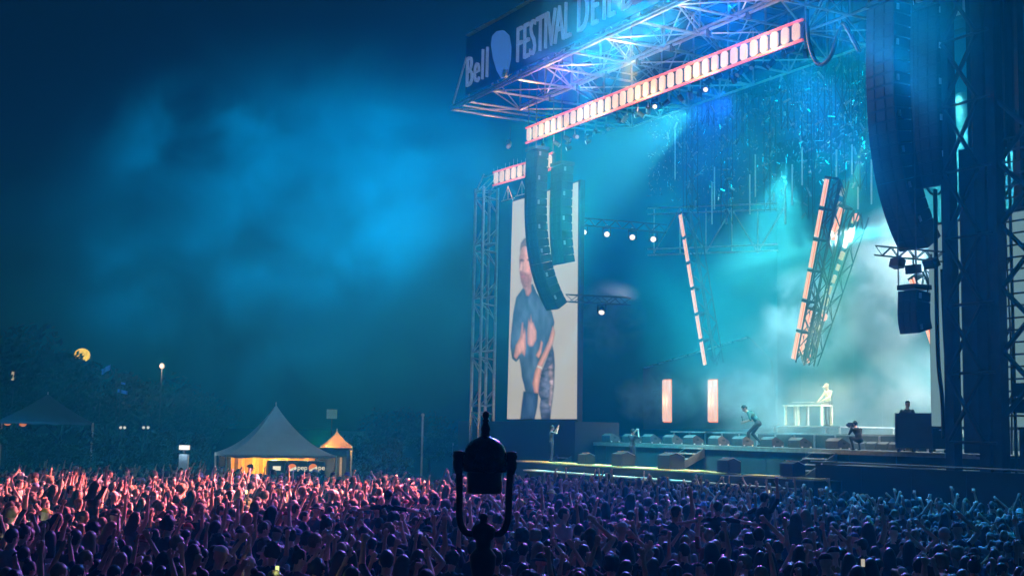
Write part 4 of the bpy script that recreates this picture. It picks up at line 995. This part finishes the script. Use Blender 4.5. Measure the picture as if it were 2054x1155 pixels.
VX = np.concatenate(VX); TX = np.concatenate(TX).astype(np.int32); CX_ = np.concatenate(CX_)
me = bpy.data.meshes.new('crowd'); me.vertices.add(len(VX)); me.vertices.foreach_set('co', VX.ravel()); me.loops.add(TX.size); me.loops.foreach_set('vertex_index', TX.ravel())
me.polygons.add(len(TX)); me.polygons.foreach_set('loop_start', np.arange(0, TX.size, 3, dtype=np.int32)); me.update(calc_edges=True)
me.polygons.foreach_set('use_smooth', [True] * len(TX))
at = me.attributes.new('cloth', 'FLOAT_COLOR', 'FACE'); at.data.foreach_set('color', np.concatenate([CX_, np.ones((len(CX_), 1))], 1).astype(np.float32).ravel())
cmx = bpy.data.materials.new('crowd_mixed'); cmx.use_nodes = True; b = cmx.node_tree.nodes['Principled BSDF']; a_ = cmx.node_tree.nodes.new('ShaderNodeAttribute'); a_.attribute_name = 'cloth'
cmx.node_tree.links.new(a_.outputs['Color'], b.inputs['Base Color']); b.inputs['Roughness'].default_value = .7
me.materials.append(cmx); co_ = bpy.data.objects.new('crowd', me); COL.objects.link(co_); stuff(co_, 'dense far crowd of festival goers with raised hands', 'crowd')
print('PEOPLE', len(people), 'near', len(near), 'tris', len(TX))
# riders carried on shoulders, seen as taller dark figures
def rider(px, py, dist, proto, style, col, label, sc=.95, turn=0.):
    p = AT(px, py, dist); z = p.z - 1.75 * sc; loc = V3((p.x, p.y, z))
    place_person(proto, loc, face_dir(loc, look) + turn, sc, style, 0, col, label)
    seat = loc + ZV * (.96 * sc - .1)
    g_ = V3((seat.x, seat.y, 0)); sc2 = (seat.z - .02) / 1.46
    place_person(PROT[0], g_, face_dir(g_, look) + turn, sc2, 'short', 0, (.012, .013, .02), 'person in black carrying the rider ' + label.split(', ')[-1])
rider(190, 966, 27, SIT, 'long', (.01, .01, .012), 'person with long dark hair on shoulders with one arm up, left of the lamp')
rider(778, 985, 25, SIT2, 'short', (.01, .01, .012), 'person on shoulders with both arms stretched sideways, left of the lamp post')
rider(1440, 1008, 24, SIT2, 'short', (.012, .013, .02), 'person on shoulders with arms out, before the stage stairs', turn=.3)
rider(1532, 990, 25, SIT, 'short', (.03, .05, .06), 'person riding high on shoulders in profile, right of the stairs', turn=-.5)
# glowing phones held above the heads
def phone(px, py, dist, col, s, label, power=3, k=.62):
    p = AT(px, py, dist); t = thing('phone', p - ZV * .08, label, 'phone')
    yv = (CAM - p).normalized(); xv = yv.cross(ZV).normalized(); zv = xv.cross(yv) * -1
    obj('case', MB().box(p, .085 * k, .012, .17 * k, (xv, yv, zv)), BLACK, t); obj('screen', MB().box(p + yv * .0085, .077 * k, .004, .16 * k, (xv, yv, zv)), lamp_mat('phone_%d' % px, col, s), t)
    if power: point(p + yv * .25, power, col, .05, 'phone_light')
phone(494, 986, 34, (1, .75, .3), 2.2, 'bright warm phone light held up below the orange-lit tent', 22)
phone(566, 1000, 33, (1, .6, .22), 1.8, 'second warm phone light right of the brightest one', 16)
phone(60, 1050, 24, (.6, .9, .6), 1.6, 'multicoloured glowing phone at the far left of the crowd', 9)
phone(556, 1142, 16.5, (.75, .9, .3), 1.3, 'yellow-green glowing phone low in the near crowd', 2)
phone(1731, 1128, 17, (.8, .75, .6), .6, 'pale phone screen held up on the right of the near crowd', 0)
phone(1422, 1012, 36, (1, .8, .6), .8, 'small bright phone beside the arms-out rider', 1)
phone(1543, 985, 40, (1, .85, .6), .8, 'small bright phone beside the rider in profile', 1)

# ================================================================== BACKGROUND LEFT
def tent(px0, px1, apex, eave_y, dist, label, concave=.5, cat='tent', legs=True, m=CANV, z_ground=0.):
    c = AT((px0 + px1) / 2, eave_y, dist); w2 = (px1 - px0) / 2 * dist / F / 1.12; ze = c.z; za = AT(apex[0], apex[1], dist).z
    base = V3((c.x, c.y, z_ground)); t = thing('festival_tent', base, label, cat)
    rot = math.radians(18); ex = V3((math.cos(rot), math.sin(rot), 0)); ey = V3((-math.sin(rot), math.cos(rot), 0))
    cor = [base + ex * (a * w2) + ey * (b * w2) for a, b in ((-1, -1), (1, -1), (1, 1), (-1, 1))]
    n = 10; k = 8
    for q_ in range(4):
        A, B = cor[q_], cor[(q_ + 1) % 4]; mb = MB(); vs = []
        for i in range(n + 1):
            s = i / n; h = ze + (za - ze) * (s * (1 - concave) + concave * s ** 2.2); r = 1 - s
            for j in range(k + 1):
                e = A.lerp(B, j / k); p = base + (e - base) * r; sag = -.05 * math.sin(math.pi * j / k) * (1 - s) * s * 3
                vs.append(V3((p.x, p.y, h + sag)))
        mb.add(vs, [(i * (k + 1) + j, i * (k + 1) + j + 1, (i + 1) * (k + 1) + j + 1, (i + 1) * (k + 1) + j) for i in range(n) for j in range(k)])
        obj('roof_panel', mb, m, t, True)
        a, b = A + ZV * ze, B + ZV * ze; vs = []
        for j in range(k + 1):
            e = A.lerp(B, j / k); vs += [V3((e.x, e.y, ze)), V3((e.x, e.y, ze - .1 - .04 * (j % 2)))]
        obj('valance', MB().add(vs, [(2 * j, 2 * j + 2, 2 * j + 3, 2 * j + 1) for j in range(k)]), m, t)
        obj('leg', MB().tube(A, A + ZV * ze, .05), ALU, t)
    obj('mast', MB().tube(base + ZV * (za - .3), base + ZV * (za + .12), .03), ALU, t)
    return t, base, ex, ey, w2, ze
t, tb, ex, ey, w2, ze = tent(432, 668, (578, 812), 910, 57, 'white peaked tent glowing orange inside behind the crowd', .62)
# orange back wall, coolers with lit fronts
wl = MB(); vs = []
for i in range(25):
    s = i / 24; p = tb + ex * (-w2 * .75 + 1.62 * w2 * s) + ey * (w2 * .5 + .07 * math.sin(i * 1.9)); vs += [p + ZV * .3, p + ZV * (ze + .1)]
wl.add(vs, [(2 * i, 2 * i + 2, 2 * i + 3, 2 * i + 1) for i in range(24)])
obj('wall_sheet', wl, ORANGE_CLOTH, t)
obj('dark_wall', MB().box(tb + ex * (-w2 * .88) + ey * (w2 * .4) + ZV * (ze * .5), .5, .05, ze, (ex, ey, ZV)), BLACK, t)
point(tb + ZV * (ze - .15) - ey * .3, 420, (1, .50, .12), .12, 'tent_bulb'); point(tb + ZV * (ze - .1) + ex * (w2 * .6), 40, (1, .55, .25), .1, 'tent_bulb')
WHT = lamp_mat('backlit_white', (.9, .82, .55), 1.0); REDL = lamp_mat('backlit_orange', (.9, .22, .04), .9); BLUL = lamp_mat('backlit_blue', (.02, .12, .35), .6)
for k, (px, wd_, kind) in enumerate(((553, 34, 'w'), (598, 48, 'p'), (632, 34, 'p'))):
    c = AT(px, 938, 56.0); wm_ = wd_ * 56 / F; base = V3((c.x, c.y, 0))
    fc = thing('drinks_cooler', base, ('left drinks cooler with a plain lit header inside the tent', 'middle drinks cooler with a lit round logo and word', 'right drinks cooler with a lit round logo cut off')[k], 'cooler', 'drinks coolers in the tent')
    obj('body', MB().box(base + ZV * 1.0, wm_, .6, 2.0, (ex, ey, ZV)), mat('cooler_blue', (.02, .05, .12), .5), fc)
    hz_ = c.z
    obj('header', MB().box(V3((c.x, c.y, hz_)) - ey * .31, wm_ * .96, .03, .5, (ex, ey, ZV)), mat('cooler_header', (.015, .04, .1), .4), fc)
    fp = V3((c.x, c.y, hz_)) - ey * .335
    if kind == 'w': obj('lit_panel', MB().box(fp, wm_ * .45, .02, .18, (ex, ey, ZV)), WHT, fc)
    else:
        dc = fp - ex * (wm_ * .3 if k == 1 else wm_ * .2); r = .19
        def disc(a0, a1, m_, of): obj('logo_piece', MB().prism([dc + ex * (r * math.cos(a)) + ZV * (r * math.sin(a)) - ey * of for a in [a0 + (a1 - a0) * i / 10 for i in range(11)]], -ey * .01), m_, fc)
        disc(0, 2 * math.pi, WHT, .004); disc(math.radians(25), math.radians(205), REDL, .016); disc(math.radians(225), math.radians(345), BLUL, .016)
        me_ = text_mesh('pepsi', .3, .008); me_.materials.append(WHT)
        if k == 2: bpy.data.meshes.remove(me_); me_ = text_mesh('pe', .3, .008); me_.materials.append(WHT)
        inst('logo_word', me_, fc, frame_mat(dc + ex * .22 - ZV * .07 - ey * .02, ex, ZV, -ey))
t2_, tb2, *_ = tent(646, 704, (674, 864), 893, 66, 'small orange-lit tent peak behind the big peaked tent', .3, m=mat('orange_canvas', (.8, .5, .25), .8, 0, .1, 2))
point(tb2 + ZV * 2.7 - V3((.6, 1.6, 0)), 260, (1, .45, .12), .2, 'tent_bulb')
t3_, tb3, *_ = tent(-6, 192, (97, 790), 846, 74, 'wide dark blue canopy tent at the far left edge', .18, m=mat('blue_canvas', (.10, .16, .22), .8, 0, .15, 1.5))
for x, y in ((15, 848), (46, 850)):
    l_ = thing('heat_lamp', AT(x, y, 72) - ZV * .2, 'orange heat lamp glowing under the far left canopy, ' + ('left one' if x < 30 else 'right one'), 'lamp', 'heat lamps')
    obj('reflector', MB().path([AT(x, y, 72) + ZV * .3, AT(x, y, 72) + ZV * .12], [.08, .3], 12), BLACK, l_); obj('glow', MB().ball(AT(x, y, 72), .2, .2, .14), lamp_mat('heat_glow', (.8, .22, .05), .8), l_)
    obj('pole', MB().tube(V3((AT(x, y, 72).x, AT(x, y, 72).y, 0)), AT(x, y, 72) - ZV * .13, .03), STEEL, l_)
# trees and shrubs beyond the crowd
LEAF = mat('leaf', (.014, .022, .014), .7, 0, .4, 3); BARK = mat('bark', (.04, .03, .025), .9, 0, .4, 6, bump=.4)
def tree(p, h, rad, label, name='broadleaf_tree', nl=3200, trunk=.35, rz=.36):
    t = thing(name, p, label, 'tree' if name == 'broadleaf_tree' else 'shrub', 'dark trees behind the crowd'); r = random.Random(int(p.x * 100) + int(p.y))
    tm = MB().path([p, p + ZV * h * trunk * .5 + V3((.1, 0, 0)), p + ZV * h * (trunk + .1)], [.03 * h, .024 * h, .016 * h], 8)
    for k in range(6):
        a = r.uniform(0, 6.28); q0 = p + ZV * h * r.uniform(trunk * .7, trunk + .1); q1 = q0 + V3((math.cos(a), math.sin(a), r.uniform(.5, 1.1))) * rad * .7
        tm.tube(q0, q1, .011 * h, 6, .004 * h)
    obj('trunk', tm, BARK, t); lm = MB(); cl = []
    for k in range(16):
        a = r.uniform(0, 6.28); rr = rad * math.sqrt(r.random()) * .8; zz = h * (trunk + .12 + (1 - trunk - .2) * r.random()); cl.append((p + V3((rr * math.cos(a), rr * math.sin(a), zz)), rad * r.uniform(.25, .48)))
    for k in range(nl):
        c, cr = r.choice(cl); d = V3((r.gauss(0, 1), r.gauss(0, 1), r.gauss(0, .8))).normalized(); q_ = c + d * cr * r.uniform(.55, 1.05)
        n_ = V3((r.gauss(0, 1), r.gauss(0, 1), r.gauss(0, 1))).normalized(); x = n_.orthogonal().normalized(); y = n_.cross(x); s_ = r.uniform(.12, .26) * (h / 7)
        k0 = len(lm.v); lm.v += [q_ - x * s_, q_ - y * s_ * .5, q_ + x * s_, q_ + y * s_ * .5]; lm.f.append((k0, k0 + 1, k0 + 2, k0 + 3))
    obj('crown', lm, LEAF, t); return t
for k, (px, top, dist, rad) in enumerate(((-20, 650, 98, 4.2), (60, 705, 96, 3.4), (118, 722, 90, 2.6), (215, 745, 96, 3.0), (285, 765, 100, 3.0), (352, 775, 98, 2.8), (420, 800, 100, 2.8), (770, 830, 98, 2.6), (860, 838, 92, 2.4))):
    b_ = AT(px, 860, dist); h = AT(px, top, dist).z; tree(V3((b_.x, b_.y, 0)), h, rad, f'{names[k]} dark leafy tree from the left beyond the crowd')
for k, px in enumerate((20, 68, 84, 118, 142, 170, 205, 240, 300, 335, 395, 730, 800)):
    b_ = AT(px, 880, 64 + (k % 3) * 2); h = AT(px, 858 + (k * 37) % 30, 64).z; tree(V3((b_.x, b_.y, 0)), h, 1.1, f'{names[k]} dark bushy shrub from the left at the back of the crowd', 'shrub', 1400, .12)
# yellow moon
mo = AT(165, 712, 900)
obj_m = obj('moon', MB().ball(mo, 5.3, 5.3, 4.7, n=32, m=20), None, smooth=True)
mm = bpy.data.materials.new('moon_glow'); mm.use_nodes = True; nd = mm.node_tree.nodes; em = nd['Principled BSDF']
nz = nd.new('ShaderNodeTexNoise'); nz.inputs['Scale'].default_value = .35; cr = nd.new('ShaderNodeValToRGB'); cr.color_ramp.elements[0].color = (.75, .45, .03, 1); cr.color_ramp.elements[1].color = (1, .70, .08, 1); cr.color_ramp.elements[0].position = .3; cr.color_ramp.elements[1].position = .6
tc = nd.new('ShaderNodeTexCoord'); mm.node_tree.links.new(tc.outputs['Object'], nz.inputs['Vector']); mm.node_tree.links.new(nz.outputs[0], cr.inputs[0]); mm.node_tree.links.new(cr.outputs[0], em.inputs['Emission Color']); em.inputs['Emission Strength'].default_value = 1.5; em.inputs['Base Color'].default_value = (.02, .02, .02, 1)
obj_m.data.materials.append(mm); tag(obj_m, 'round yellow moon low in the dark sky above the far left canopy', 'moon')
# small lamps, flags, signs
def pole_lamp(px, py, dist, r, m, label, name='street_lamp', power=0, col=(1, .6, .3)):
    p = AT(px, py, dist); t = thing(name, V3((p.x, p.y, 0)), label, 'lamp')
    obj('pole', MB().tube(V3((p.x, p.y, 0)), p - ZV * r, .05), STEEL, t); obj('globe', MB().ball(p, r), m, t, True); obj('cap', MB().tube(p + ZV * r * .9, p + ZV * r * 1.2, r * .5, 10), STEEL, t)
    if power: point(p - V3((0, r + .3, 0)), power, col, r, 'lamp_bulb')
pole_lamp(325, 734, 95, .19, lamp_mat('amber_lamp', (1, .55, .28), 1.2), 'small glowing amber lamp high in the smoke left of the tent', power=260, col=(1, .7, .5))
pole_lamp(42, 711, 120, .1, lamp_mat('white_spark', (.6, .75, .8), 1), 'tiny white light high at the far left edge')
for k, x in enumerate((242, 250, 288, 297)): pole_lamp(x, 857, 80, .09, lamp_mat('white_small', (.7, .7, .6), 1.0), f'{names[k]} from the left of four tiny white lamps between the two tents')
lb = thing('lantern_post', V3((AT(27, 752, 90).x, AT(27, 752, 90).y, 0)), 'narrow vertical lamp glowing dim yellow at the far left edge', 'lamp')
obj('pole', MB().tube(ROOT[lb], AT(27, 768, 90), .05), STEEL, lb); obj('lamp_tube', MB().tube(AT(25, 762, 90), AT(26, 745, 90), .09), lamp_mat('dim_yel', (.5, .42, .24), .9), lb); obj('housing', MB().box(AT(30, 752, 90.2), .6, .1, .8), STEEL, lb)
def flag(px, py, w_, h_, label, tilt):
    p = AT(px, py, 82); t = thing('flag', V3((p.x, p.y, 0)), label, 'flag', 'small flags on poles')
    obj('pole', MB().tube(V3((p.x, p.y, 0)), p + ZV * .3, .025), STEEL, t); mb = MB(); vs = []
    for i in range(7):
        s = i / 6; q_ = p + V3((s * w_, .12 * math.sin(i * 1.5), s * tilt)); vs += [q_, q_ + ZV * h_]
    obj('cloth', mb.add(vs, [(2 * i, 2 * i + 2, 2 * i + 3, 2 * i + 1) for i in range(6)]), mat('flag_blue', (.15, .35, .75), .8), t)
flag(203, 752, .55, .35, 'upper left small blue flag above the far left canopy', .35); flag(242, 770, .3, .14, 'tiny pale blue flag between the other two', -.05); flag(235, 786, .65, .22, 'lowest small blue flag right of the canopy', -.15)
kp = AT(370, 897, 58); kt = thing('lit_sign_post', V3((kp.x, kp.y, 0)), 'bright white lit box lamp on a pale post between the two tents', 'lamp')
obj('post', MB().box(V3((kp.x, kp.y, (kp.z - .3) / 2)), .38, .3, kp.z - .3), mat('pale_post', (.4, .45, .5), .6), kt); obj('lamp_box', MB().box(kp, .44, .2, .2), lamp_mat('lampbox', (1, .82, .62), 1.0), kt); obj('neck', MB().tube(kp - ZV * .3, kp - ZV * .12, .06), STEEL, kt)
point(kp - V3((0, .4, 0)), 25, (.6, .85, 1), .2, 'lamp_bulb')
bp_ = AT(666, 830, 70); bt = thing('banner', V3((bp_.x, bp_.y, 0)), 'small teal square banner on a pole right of the tent peak', 'sign')
obj('pole', MB().tube(ROOT[bt], bp_ + ZV * .3, .03), STEEL, bt); obj('panel', MB().box(bp_ - V3((0, .06, 0)), .56, .03, .5), mat('teal_banner', (.2, .6, .7), .6), bt)
pl_ = AT(848, 838, 66); ptn = thing('light_pole', V3((pl_.x, pl_.y, 0)), 'thin pale pole standing between the tent and the truss tower', 'pole')
obj('shaft', MB().tube(ROOT[ptn], AT(848, 833, 66), .05), ALU, ptn); obj('cap', MB().ball(AT(848, 832, 66), .09), ALU, ptn)
bk = AT(672, 925, 60); bo = thing('booth', V3((bk.x, bk.y, 0)), 'dark narrow booth with a pale door strip right of the tent', 'booth')
obj('wall', MB().box(V3((bk.x, bk.y, 1.2)), 1.2, 1.2, 2.4), mat('booth_blue', (.05, .08, .12), .7), bo); obj('door_strip', MB().box(V3((bk.x + .35, bk.y - .62, 1.6)), .1, .03, 1.0), CANV, bo); obj('roof', MB().box(V3((bk.x, bk.y, 2.46)), 1.4, 1.4, .1), STEEL, bo)
# low fence line / dark equipment left of the stage
for k in range(6):
    p = S(-29 + k * 2.3, 1.0, 0); f_ = thing('crowd_fence', p, f'{names[k]} from the left of the dark fence panels beside the truss tower', 'fence', 'fence panels beside the stage')
    obj('panel', MB().box(p + ZV * 1.25, 2.2, .05, 2.4, (U, V, ZV)), SCRIM, f_)
    for s in (-1, 1): obj('post', MB().tube(p + U * (s * 1.1), p + U * (s * 1.1) + ZV * 2.6, .03), ALU, f_)

# ------------------------------------------------------------------ lamp post in front
LZ = 12.8; px_m = LZ / F
lc = AT(974, 860, LZ); X0, Y0 = lc.x, lc.y
def lz(y): return AT(972, y, LZ).z
lp = thing('lamp_post', V3((X0, Y0, 0)), 'black cast iron lamp post with domed lantern standing in front of the crowd', 'lamp post')
cc = V3((X0, Y0, 0))
obj('post', MB().lathe(cc, [(.16, 0), (.16, .3), (.11, .36), (.085, .5), (.085, lz(1155) - .3), (.1, lz(1155)), (.125, lz(1130)), (.13, lz(1112)), (.11, lz(1105)), (.07, lz(1096)), (.075, lz(1082)), (.11, lz(1074)), (.12, lz(1060)), (.10, lz(1052)), (.04, lz(1047)), (.035, lz(1040)), (.045, lz(1034)), (.03, lz(1028))], 20), IRON, lp, True)
dome = obj('dome', MB().lathe(cc, [(.2, lz(946)), (.222, lz(944)), (.226, lz(926)), (.215, lz(910)), (.185, lz(894)), (.132, lz(882)), (.07, lz(877)), (.045, lz(874))], 24), mat('gloss_iron', (.014, .013, .013), .25, .3, .2, 8), lp, True)
obj('finial', MB().lathe(cc, [(.045, lz(875)), (.04, lz(866)), (.05, lz(860)), (.03, lz(850)), (.026, lz(846)), (.036, lz(843)), (.02, lz(840)), (.034, lz(834)), (.03, lz(828)), (.008, lz(824))], 14), IRON, lp, True)
gl = mat('lantern_glass', (.75, .85, .9), .12, trans=.92, spec=.4)
obj('glass', MB().lathe(cc, [(.175, lz(944)), (.172, lz(985)), (.165, lz(988))], 24), mat('smoked_lamp_housing', (.02, .022, .025), .3), lp, True)
for s in (-1, 1):
    pts = [V3((X0 + s * .262, Y0, lz(918))), V3((X0 + s * .252, Y0, lz(940))), V3((X0 + s * .243, Y0, lz(990))), V3((X0 + s * .24, Y0, lz(1030))), V3((X0 + s * .22, Y0, lz(1052))), V3((X0 + s * .17, Y0, lz(1066))), V3((X0 + s * .09, Y0, lz(1068)))]
    obj('bracket_arm', MB().path(bez(pts), .034, 10), IRON, lp, True)
    obj('arm_finial', MB().lathe(V3((X0 + s * .262, Y0, 0)), [(.03, lz(950)), (.05, lz(938)), (.055, lz(926)), (.045, lz(922)), (.06, lz(914)), (.05, lz(910)), (.055, lz(906)), (.02, lz(904))], 10), IRON, lp, True)
    obj('dome_strap', MB().path([V3((X0 + s * .24, Y0, lz(925))), V3((X0 + s * .2, Y0, lz(932)))], .03, 8), IRON, lp)
if 0: obj('globe_glass', MB().lathe(cc, [(.15, lz(990)), (.158, lz(1000)), (.15, lz(1020)), (.11, lz(1034)), (.04, lz(1040))], 20), gl, lp, True)

# ================================================================== LIGHT FROM THE RIG
BLUE, TEAL, CYAN = (.0, .50, 1.0), (.0, .62, .95), (.2, .85, .95)
# wide blue washes from the roof front across the smoke on the left
spot(S(9, -6.6, 19.4), AT(500, 430, 62), 100000, BLUE, 40, .8, .4)
spot(S(5, -6.6, 19.4), AT(420, 560, 62), 20000, BLUE, 44, .9, .4)
spot(S(-12, -2, 8), AT(700, 640, 60), 3500, (.0, .58, .9), 70, .9, .4)
# blue rim over the crowd
spot(S(-4, -6.4, 19.3), V3((-8, 32, 1)), 20000, (.25, .08, 1.0), 70, .9, .3)
spot(S(6, -6.4, 19.3), V3((6, 24, 1)), 40000, (.03, .26, 1.0), 70, .9, .3)
# coral and violet washes to the crowd
spot(S(3, -5.4, 16), V3((-12, 33, .5)), 380000, (1, .23, .22), 44, .9, .3)
spot(S(5, -5.4, 16), V3((-2, 24, 1.0)), 24000, (.75, .12, .9), 46, .9, .3)
# stage washes: unseen area lamps added for soft teal fill, then spots
area(S(-1.5, 12.4, 18.8), S(-2, 4, 3), 1300, (.0, .70, .82), 24, 1.2, 'added_wash', U)
area(S(-1.5, -.8, 18.4), S(-2, 11, 9), 1000, (.0, .72, .80), 24, 1.0, 'added_wash', U)
spot(S(-9, 1.0, 3.3), S(-8, 7, 13), 2600, (.0, .7, .9), 70, .9, .3)
spot(S(2, 10, 18.8), S(1, 6, 3), 22000, (.72, .88, .84), 70, .9, .35); spot(S(7, 9, 18.8), S(5, 6, 5), 30000, (.80, .9, .87), 80, .9, .35)
spot(S(9.5, 6, 8), S(2, 6.5, 4), 20000, (.82, .9, .86), 50, .9, .3)
spot(S(-9, 9.5, 17.5), S(-7, 5, 3.5), 38000, (.35, .88, .9), 60, .9, .3)
# teal front wash on the fascia and wedges
spot(S(-4, -6.4, 19.2), S(-4, -.5, 2.5), 60000, (.0, .70, .85), 58, .9, .3)
# warm light on the players and the deck edge
spot(S(6.5, 0, 15), S(KU + .6, 4.5, 4), 32000, (1, .76, .28), 15, .5, .2)
spot(S(7, 3.5, 7.5), S(pu + .3, 1.2, DECK + .9), 5000, (1, .8, .3), 14, .5, .2)
for u_ in (-9, -3): spot(S(u_ + 3, -6.4, 19.3), S(u_, -3.4, zrun), 26000, (1, .66, .2), 24, .5, .2)
spot(S(4, -4.4, 16.5), S(1, 1.2, DECK), 9000, (1, .68, .28), 60, .7, .3)
spot(S(-6, -3, 17), S(-8.5, -8.5, 1.5), 22000, (1, .62, .2), 26, .7, .2)
# visible beams
spot(PV(1893, 442, 3), PV(1450, 515, 6), 450000, (.8, 1, .92), 7, .4, .1)
spot(PV(1345, 70, -6.6), PV(1130, -60, -11), 40000, (.6, .95, .9), 9, .6, .08)
spot(PV(1390, 66, -6.6), PV(1230, -60, -10), 40000, (.6, .95, .9), 9, .6, .08)
spot(PV(1207, 626, -.4), PV(1172, 720, -1.2), 5000, (.6, .95, 1), 16, .6, .06)
spot(S(-10.5, -2, 9), PV(1070, 925, -5), 14000, (.1, .8, .95), 20, .6, .1)
# veil before the right tower
spot(S(12.3, -6.8, 20.5), S(17, -8, 13), 16000, BLUE, 75, .9, .3)

# ================================================================== AIR
def vol_mat(name, dens, scale, lo, hi, falloff=.35, detail=4., aniso=0., stretch=(1, 1, 1), color=(.9, .92, .95), seed=0.):
    m = bpy.data.materials.new(name); m.use_nodes = True; n = m.node_tree; n.nodes.clear(); out = n.nodes.new('ShaderNodeOutputMaterial'); pv = n.nodes.new('ShaderNodeVolumePrincipled')
    pv.inputs['Color'].default_value = (*color, 1); pv.inputs['Anisotropy'].default_value = aniso; pv.inputs['Density'].default_value = dens
    n.links.new(pv.outputs[0], out.inputs['Volume'])
    if scale:
        tc = n.nodes.new('ShaderNodeTexCoord'); mp = n.nodes.new('ShaderNodeMapping'); mp.inputs['Scale'].default_value = stretch; mp.inputs['Location'].default_value = (seed, seed * .7, seed * 1.3)
        n.links.new(tc.outputs['Object'], mp.inputs['Vector']); nz = n.nodes.new('ShaderNodeTexNoise'); nz.inputs['Scale'].default_value = scale; nz.inputs['Detail'].default_value = detail; nz.inputs['Roughness'].default_value = .55; nz.inputs['Distortion'].default_value = .6
        n.links.new(mp.outputs[0], nz.inputs['Vector']); mr = n.nodes.new('ShaderNodeMapRange'); mr.interpolation_type = 'SMOOTHSTEP'; mr.inputs[1].default_value = lo; mr.inputs[2].default_value = hi; mr.inputs[3].default_value = 0; mr.inputs[4].default_value = dens
        n.links.new(nz.outputs[0], mr.inputs[0]); src = mr.outputs[0]
        if falloff:
            m2 = n.nodes.new('ShaderNodeMapping'); m2.inputs['Location'].default_value = (-1, -1, -1); m2.inputs['Scale'].default_value = (2, 2, 2); n.links.new(tc.outputs['Generated'], m2.inputs['Vector'])
            ln = n.nodes.new('ShaderNodeVectorMath'); ln.operation = 'LENGTH'; n.links.new(m2.outputs[0], ln.inputs[0]); f2 = n.nodes.new('ShaderNodeMapRange'); f2.interpolation_type = 'SMOOTHSTEP'; f2.inputs[1].default_value = falloff; f2.inputs[2].default_value = 1.0; f2.inputs[3].default_value = 1; f2.inputs[4].default_value = 0
            n.links.new(ln.outputs[1], f2.inputs[0]); mu = n.nodes.new('ShaderNodeMath'); mu.operation = 'MULTIPLY'; n.links.new(src, mu.inputs[0]); n.links.new(f2.outputs[0], mu.inputs[1]); src = mu.outputs[0]
        n.links.new(src, pv.inputs['Density'])
    return m
def smoke(name, c, rx, ry, rz, ax, m, label):
    mb = MB().ball(c, rx, ry, rz, n=24, m=14, ax=ax); o = obj(name, mb, m, smooth=False); stuff(o, label, 'smoke'); return o
W3 = (V3((1, 0, 0)), V3((0, 1, 0)), ZV)
smoke('smoke_cloud', V3((-10.0, 61, 12.2)), 17, 11, 12.5, W3, vol_mat('blue_tinted_smoke', .05, .125, .40, .64, falloff=.45, seed=3.1, color=(.01, .85, 1.0), detail=6.), 'smoke with blue light tinted in, drifting in the night sky left of the stage')  # blue stage light put into the colour of white smoke
sc0 = S(-1.5, 7.2, 5.2)
smoke('stage_smoke', sc0, 14.5, 6.3, 5.2, (U, V, ZV), vol_mat('low_smoke', .10, .30, .46, .62, seed=1.7, detail=6., falloff=.5), 'pale teal smoke rolling over the stage floor')
smoke('stage_haze', S(-1.5, 6.6, 12.5), 17.5, 9.5, 13, (U, V, ZV), vol_mat('teal_tinted_smoke', .036, .2, .32, .68, falloff=.6, seed=5.2, color=(.12, .9, 1.0), detail=5.), 'thin smoke with teal light tinted in, hanging high under the stage roof')  # teal light tinted into the smoke colour itself
smoke('smoke_cloud', S(14.5, -7.5, 16.5), 5.5, 2.6, 8.0, (U, V, ZV), vol_mat('tinted_tower_smoke', .14, .16, .35, .7, seed=8.2, color=(.2, .85, 1.0)), 'smoke with dark blue light tinted in, drifting before the right tower top')  # blue light painted into this smoke's colour, besides the veil spot
smoke('smoke_cloud', PV(1230, 10, -8.5), 7.5, 3.2, 4.2, (U, V, ZV), vol_mat('sign_smoke', .05, .3, .35, .65, seed=2.2), 'pale smoke drifting past the roof sign in the light beams')
for k, (px, py, v, ru, rv, rz_, dn, lab) in enumerate(((1630, 640, 7.5, 3.4, 2.6, 3.0, .9, 'tall pale fog plume behind the keyboard player'), (1320, 800, 6.5, 4.2, 2.2, 1.6, .8, 'low teal fog bank behind the two standing light columns'),
        (1790, 560, 7, 3.2, 2.4, 3.6, .7, 'pale grey fog cloud at the right back of the stage'), (1480, 790, 7.5, 3.6, 2.0, 1.7, .9, 'low bright fog bank behind the hunched singer'), (1220, 640, 7, 3.0, 2.4, 2.6, .35, 'thin dark teal fog at the left back of the stage'))):
    smoke('fog_bank', PV(px, py, v), ru, rv, rz_, (U, V, ZV), vol_mat('fog_%d' % k, dn, .55, .44, .60, seed=4.3 + 2.1 * k, detail=5., falloff=.3), lab)
for k, (px, py, d, rx, ry, rz_, dn, lab) in enumerate(((430, 300, 60, 7.5, 5, 4.6, .20, 'ragged blue smoke cloud high at the left of the sky'), (640, 470, 59, 7.5, 5, 4.4, .22, 'brightest ragged blue-tinted smoke cloud in the middle of the sky'), (330, 560, 60, 6, 5, 4.0, .16, 'dim ragged blue-tinted smoke cloud low at the left'), (820, 300, 58, 5, 4, 3.4, .10, 'faint blue-tinted smoke wisp beside the roof corner'))):
    smoke('smoke_cloud', AT(px, py, d), rx, ry, rz_, W3, vol_mat('wisp_%d' % k, dn, .26, .44, .62, seed=6.3 + 3.1 * k, detail=6., falloff=.25, color=(.01, .85, 1.0)), lab)  # wisps carry the blue light in their volume colour
hz = MB().box(V3((0, 60, 12.9)), 150, 136, 28.2)
hb = obj('haze', hz, vol_mat('blue_tinted_air', .0027, 0, 0, 1, color=(.012, .8, 1.0), aniso=.3), None); stuff(hb, 'thin blue-tinted night haze filling the air over the festival ground', 'haze')  # red left out of the haze colour to stand for blue light
